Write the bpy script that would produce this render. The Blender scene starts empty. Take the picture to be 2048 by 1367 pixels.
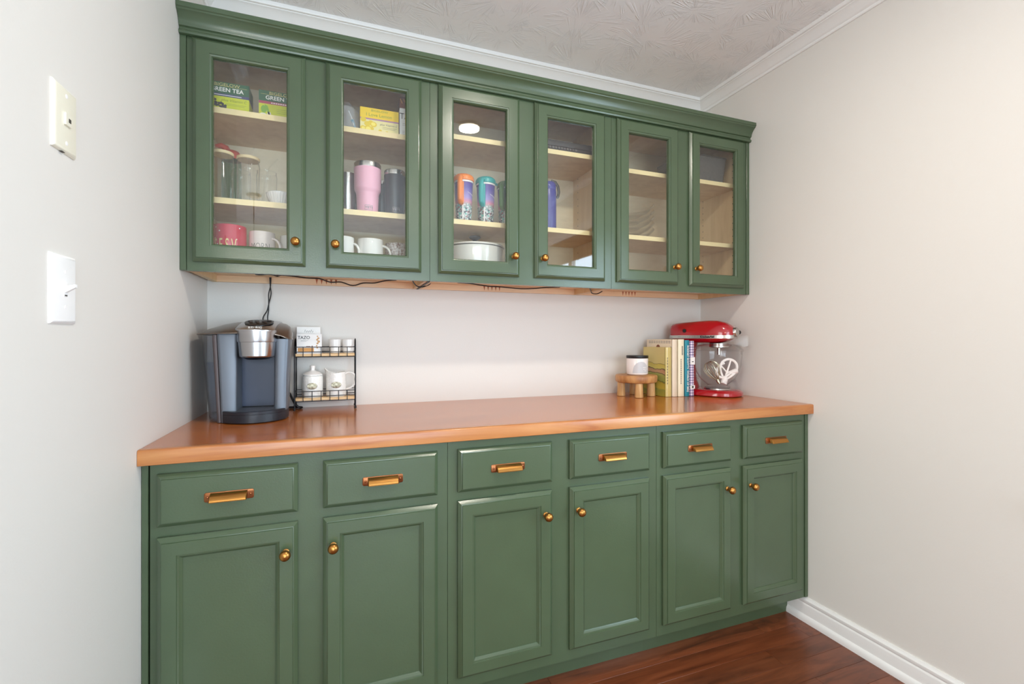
import bpy, bmesh, math, random
from mathutils import Vector, Matrix
random.seed(7)
S = bpy.context.scene
COL = S.collection
PI = math.pi
R = math.radians

# ------------------------------------------------------------------ camera, world, light, exposure
W = 2.3153            # room width between the left and right wall
CEIL = 2.468
cam = bpy.data.cameras.new('camera')
camo = bpy.data.objects.new('camera', cam); COL.objects.link(camo)
cam.sensor_width = 36.0; cam.sensor_fit = 'HORIZONTAL'
cam.lens = 16.384; cam.shift_y = -0.0032; cam.clip_start = 0.02
camo.location = (0.4643, -2.0316, 1.1875)
camo.rotation_euler = (R(90), 0, -0.3544)
S.camera = camo

wd = bpy.data.worlds.new('daylight'); S.world = wd; wd.use_nodes = True
wd.node_tree.nodes['Background'].inputs[0].default_value = (0.72, 0.86, 1.0, 1)
wd.node_tree.nodes['Background'].inputs[1].default_value = 3.0

def area(name, loc, rot, sx, sy, power, color, shape='RECTANGLE', spread=180):
    l = bpy.data.lights.new(name, 'AREA'); l.shape = shape; l.size = sx
    if shape in ('RECTANGLE', 'ELLIPSE'): l.size_y = sy
    l.energy = power; l.color = color; l.spread = R(spread)
    o = bpy.data.objects.new(name, l); COL.objects.link(o); o.location = loc; o.rotation_euler = rot
    return o
DAY = (0.70, 0.86, 1.0)
WARM = (1.0, 0.91, 0.80)
# daylight just outside each window opening, shining in; far and rear ones are added
area('daylight_window_right', (W+0.16, -2.25, 1.32), (0, R(90), 0), 1.15, 1.5, 58, (0.64, 0.83, 1.0))
area('added_daylight_far', (-2.86, -2.6, 1.35), (0, R(-90), 0), 1.3, 2.0, 66, (1.0, 0.95, 0.88))
area('added_daylight_rear', (0.6, -4.96, 1.25), (R(90), 0, 0), 2.2, 1.9, 118, (0.74, 0.87, 1.0))
# recessed ceiling lamps (their glowing lenses are built further down)
LAMPS = [(1.2, -1.355), (1.2, -3.25), (-1.35, -1.6), (-1.35, -3.4)]  # first is mirrored in the door glass; other three unseen, added for light
for i, (x, y) in enumerate(LAMPS):
    area('ceiling_lamp_light', (x, y, CEIL-0.012), (0, 0, 0), 0.12, 0.12, 17 if i == 0 else 9, WARM, 'DISK')
ADDED_PEND = (-0.25, -3.3, 1.72)   # unseen globe pendant behind the camera, added to brighten the room
pl = bpy.data.lights.new('added_pendant_light', 'POINT'); pl.energy = 30; pl.color = (1.0, 0.89, 0.76); pl.shadow_soft_size = 0.13
plo = bpy.data.objects.new('added_pendant_light', pl); COL.objects.link(plo); plo.location = ADDED_PEND
S.view_settings.view_transform = 'Standard'; S.view_settings.look = 'None'
S.view_settings.gamma = 1.0; S.view_settings.use_curve_mapping = False
S.view_settings.exposure = -0.36
try:
    S.cycles.use_denoising = True
    S.cycles.max_bounces = 10; S.cycles.diffuse_bounces = 6; S.cycles.glossy_bounces = 5
    S.cycles.transparent_max_bounces = 24; S.cycles.sample_clamp_indirect = 6.0
    S.cycles.caustics_reflective = False; S.cycles.caustics_refractive = False
except Exception:
    pass

# ------------------------------------------------------------------ materials
def lin(c):
    return tuple((v/12.92 if v <= 0.04045 else ((v+0.055)/1.055)**2.4) for v in [x/255 for x in c])
class NT:
    def __init__(s, name):
        s.m = bpy.data.materials.new(name); s.m.use_nodes = True
        s.t = s.m.node_tree; s.b = s.t.nodes['Principled BSDF']; s.out = s.t.nodes['Material Output']
    def n(s, typ, **kw):
        nd = s.t.nodes.new(typ)
        for k, v in kw.items():
            if k.startswith('i_'): nd.inputs[k[2:].replace('_', ' ')].default_value = v
            else: setattr(nd, k, v)
        return nd
    def l(s, a, b): s.t.links.new(a, b)
    def coord(s, scale=(1, 1, 1), kind='Object'):
        tc = s.n('ShaderNodeTexCoord'); mp = s.n('ShaderNodeMapping'); mp.inputs['Scale'].default_value = scale
        s.l(tc.outputs[kind], mp.inputs['Vector']); return mp.outputs[0]
    def ramp(s, fac, stops, interp='LINEAR'):
        r = s.n('ShaderNodeValToRGB'); r.color_ramp.interpolation = interp
        e = r.color_ramp.elements
        while len(e) < len(stops): e.new(0.5)
        for q, (p, c) in zip(e, stops):
            q.position = p; q.color = (*c[:3], 1)
        if fac is not None: s.l(fac, r.inputs[0])
        return r.outputs[0]
    def noise(s, vec, scale, detail=3, rough=0.5, dim='3D'):
        n = s.n('ShaderNodeTexNoise', noise_dimensions=dim); n.inputs['Scale'].default_value = scale
        n.inputs['Detail'].default_value = detail; n.inputs['Roughness'].default_value = rough
        if vec is not None: s.l(vec, n.inputs['Vector'])
        return n.outputs[0]
    def bump(s, h, strength=0.1, dist=0.01):
        b = s.n('ShaderNodeBump'); b.inputs['Strength'].default_value = strength; b.inputs['Distance'].default_value = dist
        s.l(h, b.inputs['Height']); s.l(b.outputs[0], s.b.inputs['Normal'])
def plain(name, col, rough=0.5, metal=0.0, spec=0.5, coat=0.0, bump=None, vary=0.0):
    t = NT(name); t.b.inputs['Base Color'].default_value = (*lin(col), 1)
    t.b.inputs['Roughness'].default_value = rough; t.b.inputs['Metallic'].default_value = metal
    t.b.inputs['Specular IOR Level'].default_value = spec; t.b.inputs['Coat Weight'].default_value = coat
    if vary:
        c = lin(col); f = t.noise(t.coord(), 9, 4)
        t.l(t.ramp(f, [(0.3, [x*(1-vary) for x in c]), (0.7, [x*(1+vary) for x in c])]), t.b.inputs['Base Color'])
    if bump: t.bump(t.noise(t.coord(), bump[0], 3), bump[1], bump[2] if len(bump) > 2 else 0.002)
    return t.m
M = {}
M['wall'] = plain('wall_paint', (224, 221, 215), 0.6, bump=(160, 0.12, 0.002), spec=0.3)
M['trim'] = plain('white_trim_paint', (238, 238, 236), 0.35, bump=(60, 0.03))
# ceiling: stomped star-brush plaster
t = NT('ceiling_plaster'); t.b.inputs['Base Color'].default_value = (*lin((238, 238, 238)), 1); t.b.inputs['Roughness'].default_value = 0.7
co = t.coord()
def stomp(scale, off):
    mp = t.n('ShaderNodeMapping'); mp.inputs['Location'].default_value = off; mp.inputs['Scale'].default_value = (scale, scale, scale); t.l(co, mp.inputs['Vector'])
    v = t.n('ShaderNodeTexVoronoi', voronoi_dimensions='2D'); v.inputs['Scale'].default_value = 1.0; v.inputs['Randomness'].default_value = 0.9
    t.l(mp.outputs[0], v.inputs['Vector'])
    d = t.n('ShaderNodeVectorMath', operation='SUBTRACT'); t.l(mp.outputs[0], d.inputs[0]); t.l(v.outputs['Position'], d.inputs[1])
    fl2 = t.n('ShaderNodeVectorMath', operation='MULTIPLY'); fl2.inputs[1].default_value = (1, 1, 0); t.l(d.outputs[0], fl2.inputs[0])
    nrm = t.n('ShaderNodeVectorMath', operation='NORMALIZE'); t.l(fl2.outputs[0], nrm.inputs[0])
    sc = t.n('ShaderNodeVectorMath', operation='SCALE'); sc.inputs['Scale'].default_value = 2.3; t.l(nrm.outputs[0], sc.inputs[0])
    ad = t.n('ShaderNodeVectorMath', operation='MULTIPLY_ADD'); t.l(v.outputs['Color'], ad.inputs[0]); ad.inputs[1].default_value = (0, 0, 40); t.l(sc.outputs[0], ad.inputs[2])
    n1 = t.noise(ad.outputs[0], 2.2, 2, 0.6)
    ridge = t.ramp(n1, [(0.455, (0, 0, 0)), (0.50, (1, 1, 1)), (0.545, (0, 0, 0))])
    brk = t.ramp(t.noise(mp.outputs[0], 2.6, 2), [(0.46, (0, 0, 0)), (0.55, (1, 1, 1))])
    mul = t.n('ShaderNodeMath', operation='MULTIPLY'); t.l(ridge, mul.inputs[0]); t.l(brk, mul.inputs[1])
    fade = t.ramp(v.outputs['Distance'], [(0.06, (0, 0, 0)), (0.22, (1, 1, 1)), (0.75, (0.5, 0.5, 0.5))])
    m2 = t.n('ShaderNodeMath', operation='MULTIPLY'); t.l(mul.outputs[0], m2.inputs[0]); t.l(fade, m2.inputs[1])
    return m2.outputs[0]
a1 = stomp(5.2, (0.3, 0.1, 0)); a2 = stomp(4.1, (3.7, 1.9, 0))
ad = t.n('ShaderNodeMath', operation='ADD'); t.l(a1, ad.inputs[0]); t.l(a2, ad.inputs[1])
t.bump(ad.outputs[0], 0.6, 0.003); M['ceiling'] = t.m

# green cabinet paint with brush marks
t = NT('green_cabinet_paint')
c = lin((74, 91, 66)); f = t.noise(t.coord((3, 3, 3)), 2.0, 4)
t.l(t.ramp(f, [(0.3, [x*0.95 for x in c]), (0.7, [x*1.05 for x in c])]), t.b.inputs['Base Color'])
t.b.inputs['Roughness'].default_value = 0.25; t.b.inputs['Specular IOR Level'].default_value = 0.65
t.bump(t.noise(t.coord(), 200, 3), 0.12, 0.0015); M['green'] = t.m

def wood(name, c1, c2, c3, scale=(1, 12, 12), ns=3.0, rough=0.4, coat=0.0, rnd=False, bump=0.03, fine=90):
    t = NT(name); v = t.coord(scale)
    if rnd:
        oi = t.n('ShaderNodeObjectInfo'); cb = t.n('ShaderNodeCombineXYZ')
        mu = t.n('ShaderNodeMath', operation='MULTIPLY'); mu.inputs[1].default_value = 57.0; t.l(oi.outputs['Random'], mu.inputs[0])
        t.l(mu.outputs[0], cb.inputs[0]); t.l(mu.outputs[0], cb.inputs[1])
        ad = t.n('ShaderNodeVectorMath', operation='ADD'); t.l(v, ad.inputs[0]); t.l(cb.outputs[0], ad.inputs[1]); v = ad.outputs[0]
    n = t.n('ShaderNodeTexNoise'); n.inputs['Scale'].default_value = ns; n.inputs['Detail'].default_value = 6
    n.inputs['Roughness'].default_value = 0.62; n.inputs['Distortion'].default_value = 0.7; t.l(v, n.inputs['Vector'])
    r = t.ramp(n.outputs[0], [(0.30, c1), (0.5, c2), (0.70, c3)])
    if rnd:
        hs = t.n('ShaderNodeHueSaturation'); mr = t.n('ShaderNodeMapRange'); mr.inputs['To Min'].default_value = 0.78; mr.inputs['To Max'].default_value = 1.2
        t.l(oi.outputs['Random'], mr.inputs['Value']); t.l(mr.outputs[0], hs.inputs['Value']); t.l(r, hs.inputs['Color']); r = hs.outputs[0]
    t.l(r, t.b.inputs['Base Color']); t.b.inputs['Roughness'].default_value = rough; t.b.inputs['Coat Weight'].default_value = coat
    t.b.inputs['Coat Roughness'].default_value = 0.12
    if bump: t.bump(t.noise(v, fine/10, 4), bump, 0.002)
    return t.m
M['counter'] = wood('stained_countertop', lin((160, 86, 36)), lin((182, 103, 44)), lin((193, 115, 53)), (1.0, 7, 7), 1.6, 0.2, 0.3, bump=0)
M['counter_edge'] = wood('countertop_edge_wood', lin((162, 90, 46)), lin((188, 124, 70)), lin((200, 140, 84)), (1.2, 12, 12), 1.8, 0.3, 0.25, bump=0)
M['floor'] = wood('cherry_floor_plank', lin((84, 42, 24)), lin((118, 62, 36)), lin((136, 76, 46)), (1.3, 15, 15), 2.0, 0.3, 0.15, rnd=True, bump=0.015)
M['subfloor'] = plain('floor_joint_dark', (38, 18, 10), 0.6)
M['maple'] = wood('maple_interior', lin((208, 178, 134)), lin((218, 190, 146)), lin((226, 200, 158)), (6, 6, 1), 3, 0.5)
M['maple_edge'] = plain('maple_shelf_edge', (240, 218, 166), 0.5, vary=0.05)
M['maple_back'] = wood('maple_back_panel', lin((222, 208, 178)), lin((230, 217, 188)), lin((236, 224, 196)), (2, 2, 8), 3, 0.5)
M['maple_under'] = wood('cabinet_underside_wood', lin((226, 190, 150)), lin((234, 202, 164)), lin((240, 212, 178)), (1, 10, 10), 3, 0.5)
M['finger'] = plain('finger_joint_stain', (176, 98, 60), 0.6)
M['brass'] = plain('antique_brass', (176, 126, 66), 0.3, 1.0, vary=0.1)
M['brass_dark'] = plain('aged_copper_brass', (150, 96, 62), 0.36, 1.0)
M['black'] = plain('black_plastic', (18, 18, 20), 0.35)
M['wire'] = plain('black_cord', (12, 12, 13), 0.5)
M['iron'] = plain('black_wire_metal', (28, 28, 30), 0.45, 0.3)
M['white_cer'] = plain('white_glazed_ceramic', (240, 238, 234), 0.2, coat=0.4)
M['white_plate'] = plain('white_plastic_plate', (247, 247, 246), 0.3)
M['ivory_plate'] = plain('ivory_plastic_plate', (236, 232, 214), 0.35)
M['slot'] = plain('dark_slot', (70, 66, 60), 0.6)
def glassy(name, tint=(1, 1, 1), edge=0.55, refl=1.0, ior=1.45, rough=0.0):
    t = NT(name); t.t.nodes.remove(t.b)
    tr = t.n('ShaderNodeBsdfTransparent'); gl = t.n('ShaderNodeBsdfGlossy'); gl.inputs['Roughness'].default_value = rough
    gl.inputs['Color'].default_value = (refl, refl, refl, 1)
    if edge < 1:
        lw = t.n('ShaderNodeLayerWeight'); lw.inputs['Blend'].default_value = 0.5
        r = t.ramp(lw.outputs['Facing'], [(0.60, tint), (0.95, [x*edge for x in tint])]); t.l(r, tr.inputs['Color'])
    else: tr.inputs['Color'].default_value = (*tint, 1)
    # Schlick reflectance, the same from both sides of the sheet
    f0 = ((ior-1)/(ior+1))**2
    lf = t.n('ShaderNodeLayerWeight'); lf.inputs['Blend'].default_value = 0.5
    pw = t.n('ShaderNodeMath', operation='POWER'); t.l(lf.outputs['Facing'], pw.inputs[0]); pw.inputs[1].default_value = 5.0
    fr = t.n('ShaderNodeMath', operation='MULTIPLY_ADD'); t.l(pw.outputs[0], fr.inputs[0]); fr.inputs[1].default_value = 1-f0; fr.inputs[2].default_value = f0
    mx = t.n('ShaderNodeMixShader'); t.l(fr.outputs[0], mx.inputs[0]); t.l(tr.outputs[0], mx.inputs[1]); t.l(gl.outputs[0], mx.inputs[2])
    t.l(mx.outputs[0], t.out.inputs[0]); return t.m
M['pane'] = glassy('cabinet_glass', (0.97, 0.98, 0.97), 1.0, 1.0, 1.62)
M['winpane'] = glassy('window_glass', (0.97, 0.98, 0.98), 1.0, 1.0, 1.45)
M['glass'] = glassy('clear_drinking_glass', (0.993, 0.995, 0.993), 0.5)
M['bowlglass'] = glassy('clear_bowl_glass', (0.997, 0.997, 0.993), 0.62, 1.0, 1.36)
M['handleglass'] = glassy('thick_clear_glass', (0.93, 0.93, 0.92), 0.45, 1.0, 1.6)
M['shield'] = glassy('clear_shield_plastic', (0.995, 0.995, 0.99), 0.8, 1.0, 1.22)
M['clearplastic'] = glassy('clear_plastic_bag', (0.93, 0.94, 0.96), 0.75, 1.0, 1.5, 0.12)
M['tank'] = glassy('smoky_water_tank', (0.80, 0.83, 0.88), 0.7, 1.0, 1.6, 0.05)
M['water'] = glassy('tank_water', (0.84, 0.88, 0.94), 0.9)
def bagmat():
    t = NT('crinkled_clear_film'); t.b.inputs['Base Color'].default_value = (.82, .84, .88, 1); t.b.inputs['Roughness'].default_value = .15
    t.bump(t.noise(t.coord(), 45, 4), .8, .01)
    tr = t.n('ShaderNodeBsdfTransparent'); mx = t.n('ShaderNodeMixShader'); mx.inputs[0].default_value = .28
    t.l(tr.outputs[0], mx.inputs[1]); t.l(t.b.outputs[0], mx.inputs[2]); t.l(mx.outputs[0], t.out.inputs[0]); return t.m
M['bag'] = bagmat()
def emit(name, c, s):
    t = NT(name); t.b.inputs['Base Color'].default_value = (*c, 1); t.b.inputs['Emission Color'].default_value = (*c, 1); t.b.inputs['Emission Strength'].default_value = s; return t.m
M['lamp'] = emit('lamp_lens', (1.0, 0.86, 0.66), 20)

# ------------------------------------------------------------------ mesh builder
ROOT = {}
class B:
    def __init__(s): s.m = bmesh.new(); s.mi = 0
    def _f(s, vs, mi=None):
        try:
            f = s.m.faces.new(vs); f.material_index = s.mi if mi is None else mi; return f
        except ValueError: return None
    def box(s, x0, x1, y0, y1, z0, z1, bev=0.0, seg=1):
        b = bmesh.new()
        vs = [b.verts.new((x, y, z)) for x in (x0, x1) for y in (y0, y1) for z in (z0, z1)]
        for f in ((0, 1, 3, 2), (4, 6, 7, 5), (0, 4, 5, 1), (2, 3, 7, 6), (0, 2, 6, 4), (1, 5, 7, 3)):
            b.faces.new([vs[i] for i in f])
        if bev: bmesh.ops.bevel(b, geom=b.edges[:], offset=bev, segments=seg, affect='EDGES', profile=0.6)
        s.merge(b); return s
    def merge(s, b, mat=None):
        mp = {}
        for v in b.verts: mp[v] = s.m.verts.new(mat @ v.co if mat else v.co)
        for f in b.faces: s._f([mp[v] for v in f.verts])
        b.free()
    def rings(s, rings, cap0=True, cap1=True, closed=True):
        R_ = [[s.m.verts.new(p) for p in r] for r in rings]
        for a, b in zip(R_, R_[1:]):
            n = len(a)
            for i in range(n if closed else n-1):
                j = (i+1) % n; s._f([a[i], a[j], b[j], b[i]])
        if cap0: s._f(list(reversed(R_[0])))
        if cap1: s._f(R_[-1])
        return s
    def lathe(s, prof, c=(0, 0, 0), n=32, axis='z', mod=None, a0=0, cap=False):
        rr = []
        for (r, h) in prof:
            ring = []
            for i in range(n):
                a = 2*PI*i/n + a0; q = max(r, 1e-5)*(mod(a, h) if mod else 1)
                if axis == 'z': p = (c[0]+q*math.cos(a), c[1]+q*math.sin(a), c[2]+h)
                elif axis == '-y': p = (c[0]+q*math.cos(a), c[1]-h, c[2]+q*math.sin(a))
                elif axis == 'x': p = (c[0]+h, c[1]+q*math.cos(a), c[2]+q*math.sin(a))
                ring.append(p)
            rr.append(ring)
        s.rings(rr, cap0=prof[0][0] > 1e-4 and cap, cap1=prof[-1][0] > 1e-4 and cap); return s
    def tube(s, pts, r, n=8, closed=False, caps=True):
        P = [Vector(p) for p in pts]; N = len(P); rr = []
        prev = None
        for i in range(N):
            if closed: d = P[(i+1) % N]-P[i-1]
            else: d = P[min(i+1, N-1)]-P[max(i-1, 0)]
            d.normalize()
            if prev is None:
                u = Vector((0, 0, 1)) if abs(d.z) < 0.9 else Vector((1, 0, 0))
                u = (u-d*u.dot(d)).normalized()
            else: u = (prev-d*prev.dot(d)).normalized()
            prev = u; w = d.cross(u)
            q = r[i] if isinstance(r, (list, tuple)) else r
            qa, qb = q if isinstance(q, tuple) else (q, q)
            rr.append([P[i]+u*qa*math.cos(2*PI*k/n)+w*qb*math.sin(2*PI*k/n) for k in range(n)])
        if closed: rr.append(rr[0]); caps = False
        s.rings(rr, caps, caps); return s
    def sweepx(s, prof, x0, x1, m0=0.0, m1=0.0, cap=True):
        """profile of (y,z) swept along x; m0/m1 shift the ends by m*y for mitres"""
        s.rings([[(x0+m0*y, y, z) for y, z in prof], [(x1+m1*y, y, z) for y, z in prof]], cap, cap); return s
    def obj(s, name, mats, parent=None, loc=None, sharp=35, kind=None, origin=None):
        """vertices are in world coordinates unless the root was registered as local"""
        off = Vector((0, 0, 0))
        if parent is not None: off = Vector(ROOT[parent.name])
        elif loc is not None: off = Vector(loc)
        bmesh.ops.remove_doubles(s.m, verts=s.m.verts[:], dist=1e-6)
        bmesh.ops.recalc_face_normals(s.m, faces=s.m.faces[:])
        if off.length: bmesh.ops.translate(s.m, verts=s.m.verts[:], vec=-off)
        me = bpy.data.meshes.new(name); s.m.to_mesh(me); s.m.free()
        for mt in (mats if isinstance(mats, (list, tuple)) else [mats]): me.materials.append(mt)
        if sharp:
            me.shade_smooth(); me.set_sharp_from_angle(angle=R(sharp))
        o = bpy.data.objects.new(name, me); COL.objects.link(o)
        if parent is not None:
            o.parent = parent; ROOT[o.name] = ROOT[parent.name]
        elif loc is not None:
            o.location = loc; ROOT[o.name] = tuple(loc)
        else: ROOT[o.name] = (0, 0, 0)
        if kind: o['kind'] = kind
        return o
def tag(o, label, cat, group=None):
    o['label'] = label; o['category'] = cat
    if group: o['group'] = group
    return o
def thing(name, label, cat, loc, group=None, rz=0.0, local=False):
    o = bpy.data.objects.new(name, None); COL.objects.link(o); o.location = loc; o.rotation_euler = (0, 0, rz); o.empty_display_size = 0.05
    ROOT[o.name] = (0, 0, 0) if local else tuple(loc)
    return tag(o, label, cat, group)
def struct(name, b, m, **k):
    o = b.obj(name, m, **k); o['kind'] = 'structure'; return o

FRONT = Matrix(((1, 0, 0), (0, 0, -1), (0, 1, 0)))            # text facing -y
LEFTF = Matrix(((0, 0, -1), (-1, 0, 0), (0, 1, 0)))           # text facing -x
SPINE = Matrix(((0, 1, 0), (0, 0, -1), (-1, 0, 0)))           # facing -y, reading downwards
def text(name, s, size, loc, mat, parent, M3=FRONT, align='CENTER', wrap=None, sx=1.0, thick=0.0002, extra=None, shear=0.0, space=1.0, bold=0.0):
    cu = bpy.data.curves.new(name, 'FONT'); cu.body = s; cu.size = size; cu.align_x = align; cu.align_y = 'CENTER'
    cu.extrude = thick; cu.resolution_u = 3; cu.shear = shear; cu.space_character = space; cu.offset = bold
    tmp = bpy.data.objects.new('tmp', cu); COL.objects.link(tmp)
    dg = bpy.context.evaluated_depsgraph_get(); me = bpy.data.meshes.new_from_object(tmp.evaluated_get(dg))
    bpy.data.objects.remove(tmp); me.name = name
    off = Vector(ROOT[parent.name])
    for v in me.vertices:
        c = v.co.copy(); c.x *= sx
        if wrap:
            Rr, a0 = wrap; a = a0 + c.x/Rr
            p = Vector((math.sin(a)*(Rr+c.z), -math.cos(a)*(Rr+c.z), c.y))
        else: p = M3 @ c
        p = p + Vector(loc)
        if extra: p = extra @ p
        v.co = p - off
    me.materials.clear(); me.materials.append(mat)
    o = bpy.data.objects.new(name, me); COL.objects.link(o); o.parent = parent; ROOT[o.name] = ROOT[parent.name]
    return o

# ------------------------------------------------------------------ room shell
LW = -1.175           # the left wall is a short stub that ends here; the room is open beyond it
YB = -4.8; XL = -2.7; T = 0.12
struct('floor', B().box(XL-T, W+T, YB-T, T, -0.06, -0.004), M['subfloor'])
struct('ceiling', B().box(XL-T, W+T, YB-T, T, CEIL, CEIL+0.08), M['ceiling'])
struct('wall_back', B().box(XL-T, W+T, 0, T, -0.004, CEIL), M['wall'])
struct('wall_left', B().box(-T, 0, LW, -0.0005, -0.004, CEIL), M['wall'])
def wall_with_hole(name, axis, p0, p1, a0, a1, h):
    b = B(); (u0, u1, v0, v1) = h
    def bx(ua, ub, va, vb):
        if axis == 'x': b.box(p0, p1, ua, ub, va, vb)
        else: b.box(ua, ub, p0, p1, va, vb)
    bx(a0, u0, -0.004, CEIL); bx(u1, a1, -0.004, CEIL); bx(u0, u1, -0.004, v0); bx(u0, u1, v1, CEIL)
    return struct(name, b, M['wall'])
WIN_R = (-3.05, -1.47, 0.72, 2.05)
wall_with_hole('wall_right', 'x', W, W+T, YB-T, 0, WIN_R)
ADDED_WIN_L = (-3.65, -1.55, 0.6, 2.1)
wall_with_hole('wall_far', 'x', XL-T, XL, YB-T, 0, ADDED_WIN_L)
ADDED_WIN_B = (-0.6, 1.8, 0.25, 2.15)
wall_with_hole('wall_rear', 'y', YB-T, YB, XL, W, ADDED_WIN_B)
def window(n, axis, plane, sgn, h, depth=T):
    """casing, sash frame, muntins and pane; sgn points into the room"""
    u0, u1, v0, v1 = h; w = 0.075
    root = bpy.data.objects.new('window_%d' % n, None); COL.objects.link(root); root['kind'] = 'structure'
    ROOT[root.name] = (0, 0, 0)
    def bx(b, ua, ub, pa, pb, va, vb, bev=0.002):
        lo, hi = sorted((plane+sgn*pa, plane+sgn*pb))
        if axis == 'x': b.box(lo, hi, ua, ub, va, vb, bev)
        else: b.box(ua, ub, lo, hi, va, vb, bev)
    b = B(); bx(b, u0-w, u0, 0, .018, v0-w, v1+w); bx(b, u1, u1+w, 0, .018, v0-w, v1+w); bx(b, u0, u1, 0, .018, v1, v1+w); bx(b, u0-.1, u1+.1, 0, .045, v0-.03, v0); bx(b, u0, u1, 0, .014, v0-w, v0-.03)
    o = b.obj('window_casing', M['trim'], root)
    b = B(); f = .045; d0, d1 = -.075, -.035
    bx(b, u0, u0+f, d0, d1, v0, v1); bx(b, u1-f, u1, d0, d1, v0, v1); bx(b, u0+f, u1-f, d0, d1, v0, v0+f); bx(b, u0+f, u1-f, d0, d1, v1-f, v1)
    vm = (v0+v1)/2; um = (u0+u1)/2
    bx(b, u0+f, u1-f, d0, d1, vm-.02, vm+.02); bx(b, um-.03, um+.03, d0, d1, v0+f, vm-.02); bx(b, um-.03, um+.03, d0, d1, vm+.02, v1-f)
    b.obj('sash_frame', M['trim'], root)
    b = B(); bx(b, u0+f, u1-f, -.058, -.054, v0+f, v1-f, 0); b.obj('window_pane', M['winpane'], root)
    return root
w1 = window(1, 'x', W, -1, WIN_R); window(2, 'x', XL, 1, ADDED_WIN_L); window(3, 'y', YB, 1, ADDED_WIN_B)  # second and third windows are out of view, added to let light in
# woven wooden shade half drawn over the right window (seen mirrored in the cabinet glass)
t = NT('woven_bamboo'); v = t.coord((1, 1, 60)); f = t.noise(v, 4, 3)
t.l(t.ramp(f, [(0.35, lin((86, 52, 34))), (0.65, lin((150, 104, 70)))]), t.b.inputs['Base Color']); M['bamboo'] = t.m
sh = thing('window_shade', 'woven brown wooden shade over the window beside the camera', 'shade', (W-.02, -2.26, 2.05))
b = B(); b.box(W-.012, W-.004+.0, -3.04, -1.48, 1.93, 2.045); b.obj('valance', M['bamboo'], sh)
for k in range(9):
    z = 1.925-k*0.0095
    B().box(W-.02, W-.008, -3.03, -1.49, z-.0075, z).obj('slat', M['bamboo'], sh)

# crown moulding under the ceiling, baseboards
CP = [(0, .060), (.006, .060), (.0085, .0565), (.0085, .049), (.0115, .0475), (.0165, .041), (.024, .032), (.033, .024), (.041, .0195), (.0455, .0185), (.0460, .0155), (.0545, .0145), (.0560, .012), (.0560, 0), (0, 0)]
struct('trim_1', B().sweepx([(-o, CEIL-d) for o, d in CP], 0, W, m0=-1, m1=1), M['trim'])
def crown_x(name, x, sgn, y0, y1, mit0=0):
    b = B(); b.rings([[(x+sgn*o, y0-mit0*o, CEIL-d) for o, d in CP], [(x+sgn*o, y1, CEIL-d) for o, d in CP]]); return struct(name, b, M['trim'])
crown_x('trim_2', W, -1, 0, YB, 1); crown_x('trim_3', 0, 1, 0, LW, 1)
BP = [(0, .098), (.005, .098), (.008, .092), (.012, .088), (.0125, .078), (.010, .074), (.013, .070), (.014, .066), (.014, .028), (.019, .025), (.023, .018), (.0245, .008), (.0245, -.003), (0, -.003)]
def base_x(name, x, sgn, y0, y1):
    b = B(); b.rings([[(x+sgn*o, y0, z) for o, z in BP], [(x+sgn*o, y1, z) for o, z in BP]]); return struct(name, b, M['trim'])
base_x('baseboard_right', W, -1, -0.536, YB); base_x('baseboard_left', 0, 1, -0.66, LW)
struct('baseboard_rear', B().sweepx([(YB+o, z) for o, z in BP], XL, ADDED_WIN_B[0]-.1), M['trim'])

# floor planks running along the cabinets
fl = bpy.data.objects['floor']
PW = 0.083; lens = (0.62, 0.93, 1.22); meshes = []
for L in lens:
    b = B(); b.box(0.0006, L-.0006, 0.0005, PW-.0005, -0.0038, 0, 0.0004)
    o = b.obj('plank', M['floor'], fl); meshes.append(o.data); bpy.data.objects.remove(o)
y = -0.548; row = 0; cnt = 0
rng = random.Random(3)
y = -0.536
while y > -3.0:
    y -= PW; x = -0.55 - rng.random()*0.6
    while x < W:
        k = rng.randrange(3); L = lens[k]
        if x+L > 0.0 or y < LW:
            me = meshes[k]
            o = bpy.data.objects.new('plank', me); COL.objects.link(o); o.parent = fl
            if x+L > W-.003: o.scale.x = max(0.05, (W-.003-x)/L)
            o.location = (x, y, 0)
            if not (x < 0 and y > LW-.1): cnt += 1
            else:
                nx = 0.002; o.scale.x = (x+L-nx)/L; o.location.x = nx
        x += L
struct('trim_4', B().box(XL, -0.56, YB, 0, -.004, -.0005), M['floor'])
struct('trim_5', B().box(-0.56, W, YB, -3.01, -.004, -.0005), M['floor'])

# recessed lamps, the last three of them added
for i, (x, y) in enumerate(LAMPS):
    r = thing('recessed_lamp', ['round recessed ceiling lamp nearest the cabinets, mirrored in the third glass door', 'added unseen round recessed ceiling lamp at the window end of the room', 'added unseen round recessed ceiling lamp in the side room near its back wall', 'added unseen round recessed ceiling lamp in the side room far from the cabinets'][i], 'lamp', (x, y, CEIL), 'recessed ceiling lamps')
    B().lathe([(.062, -.0005), (.082, -.0005), (.08, -.006), (.066, -.008), (.062, -.004)], (x, y, CEIL), 40).obj('trim_ring', M['trim'], r)
    B().lathe([(0, -.004), (.062, -.004)], (x, y, CEIL), 40).obj('lens', M['lamp'], r)

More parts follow.
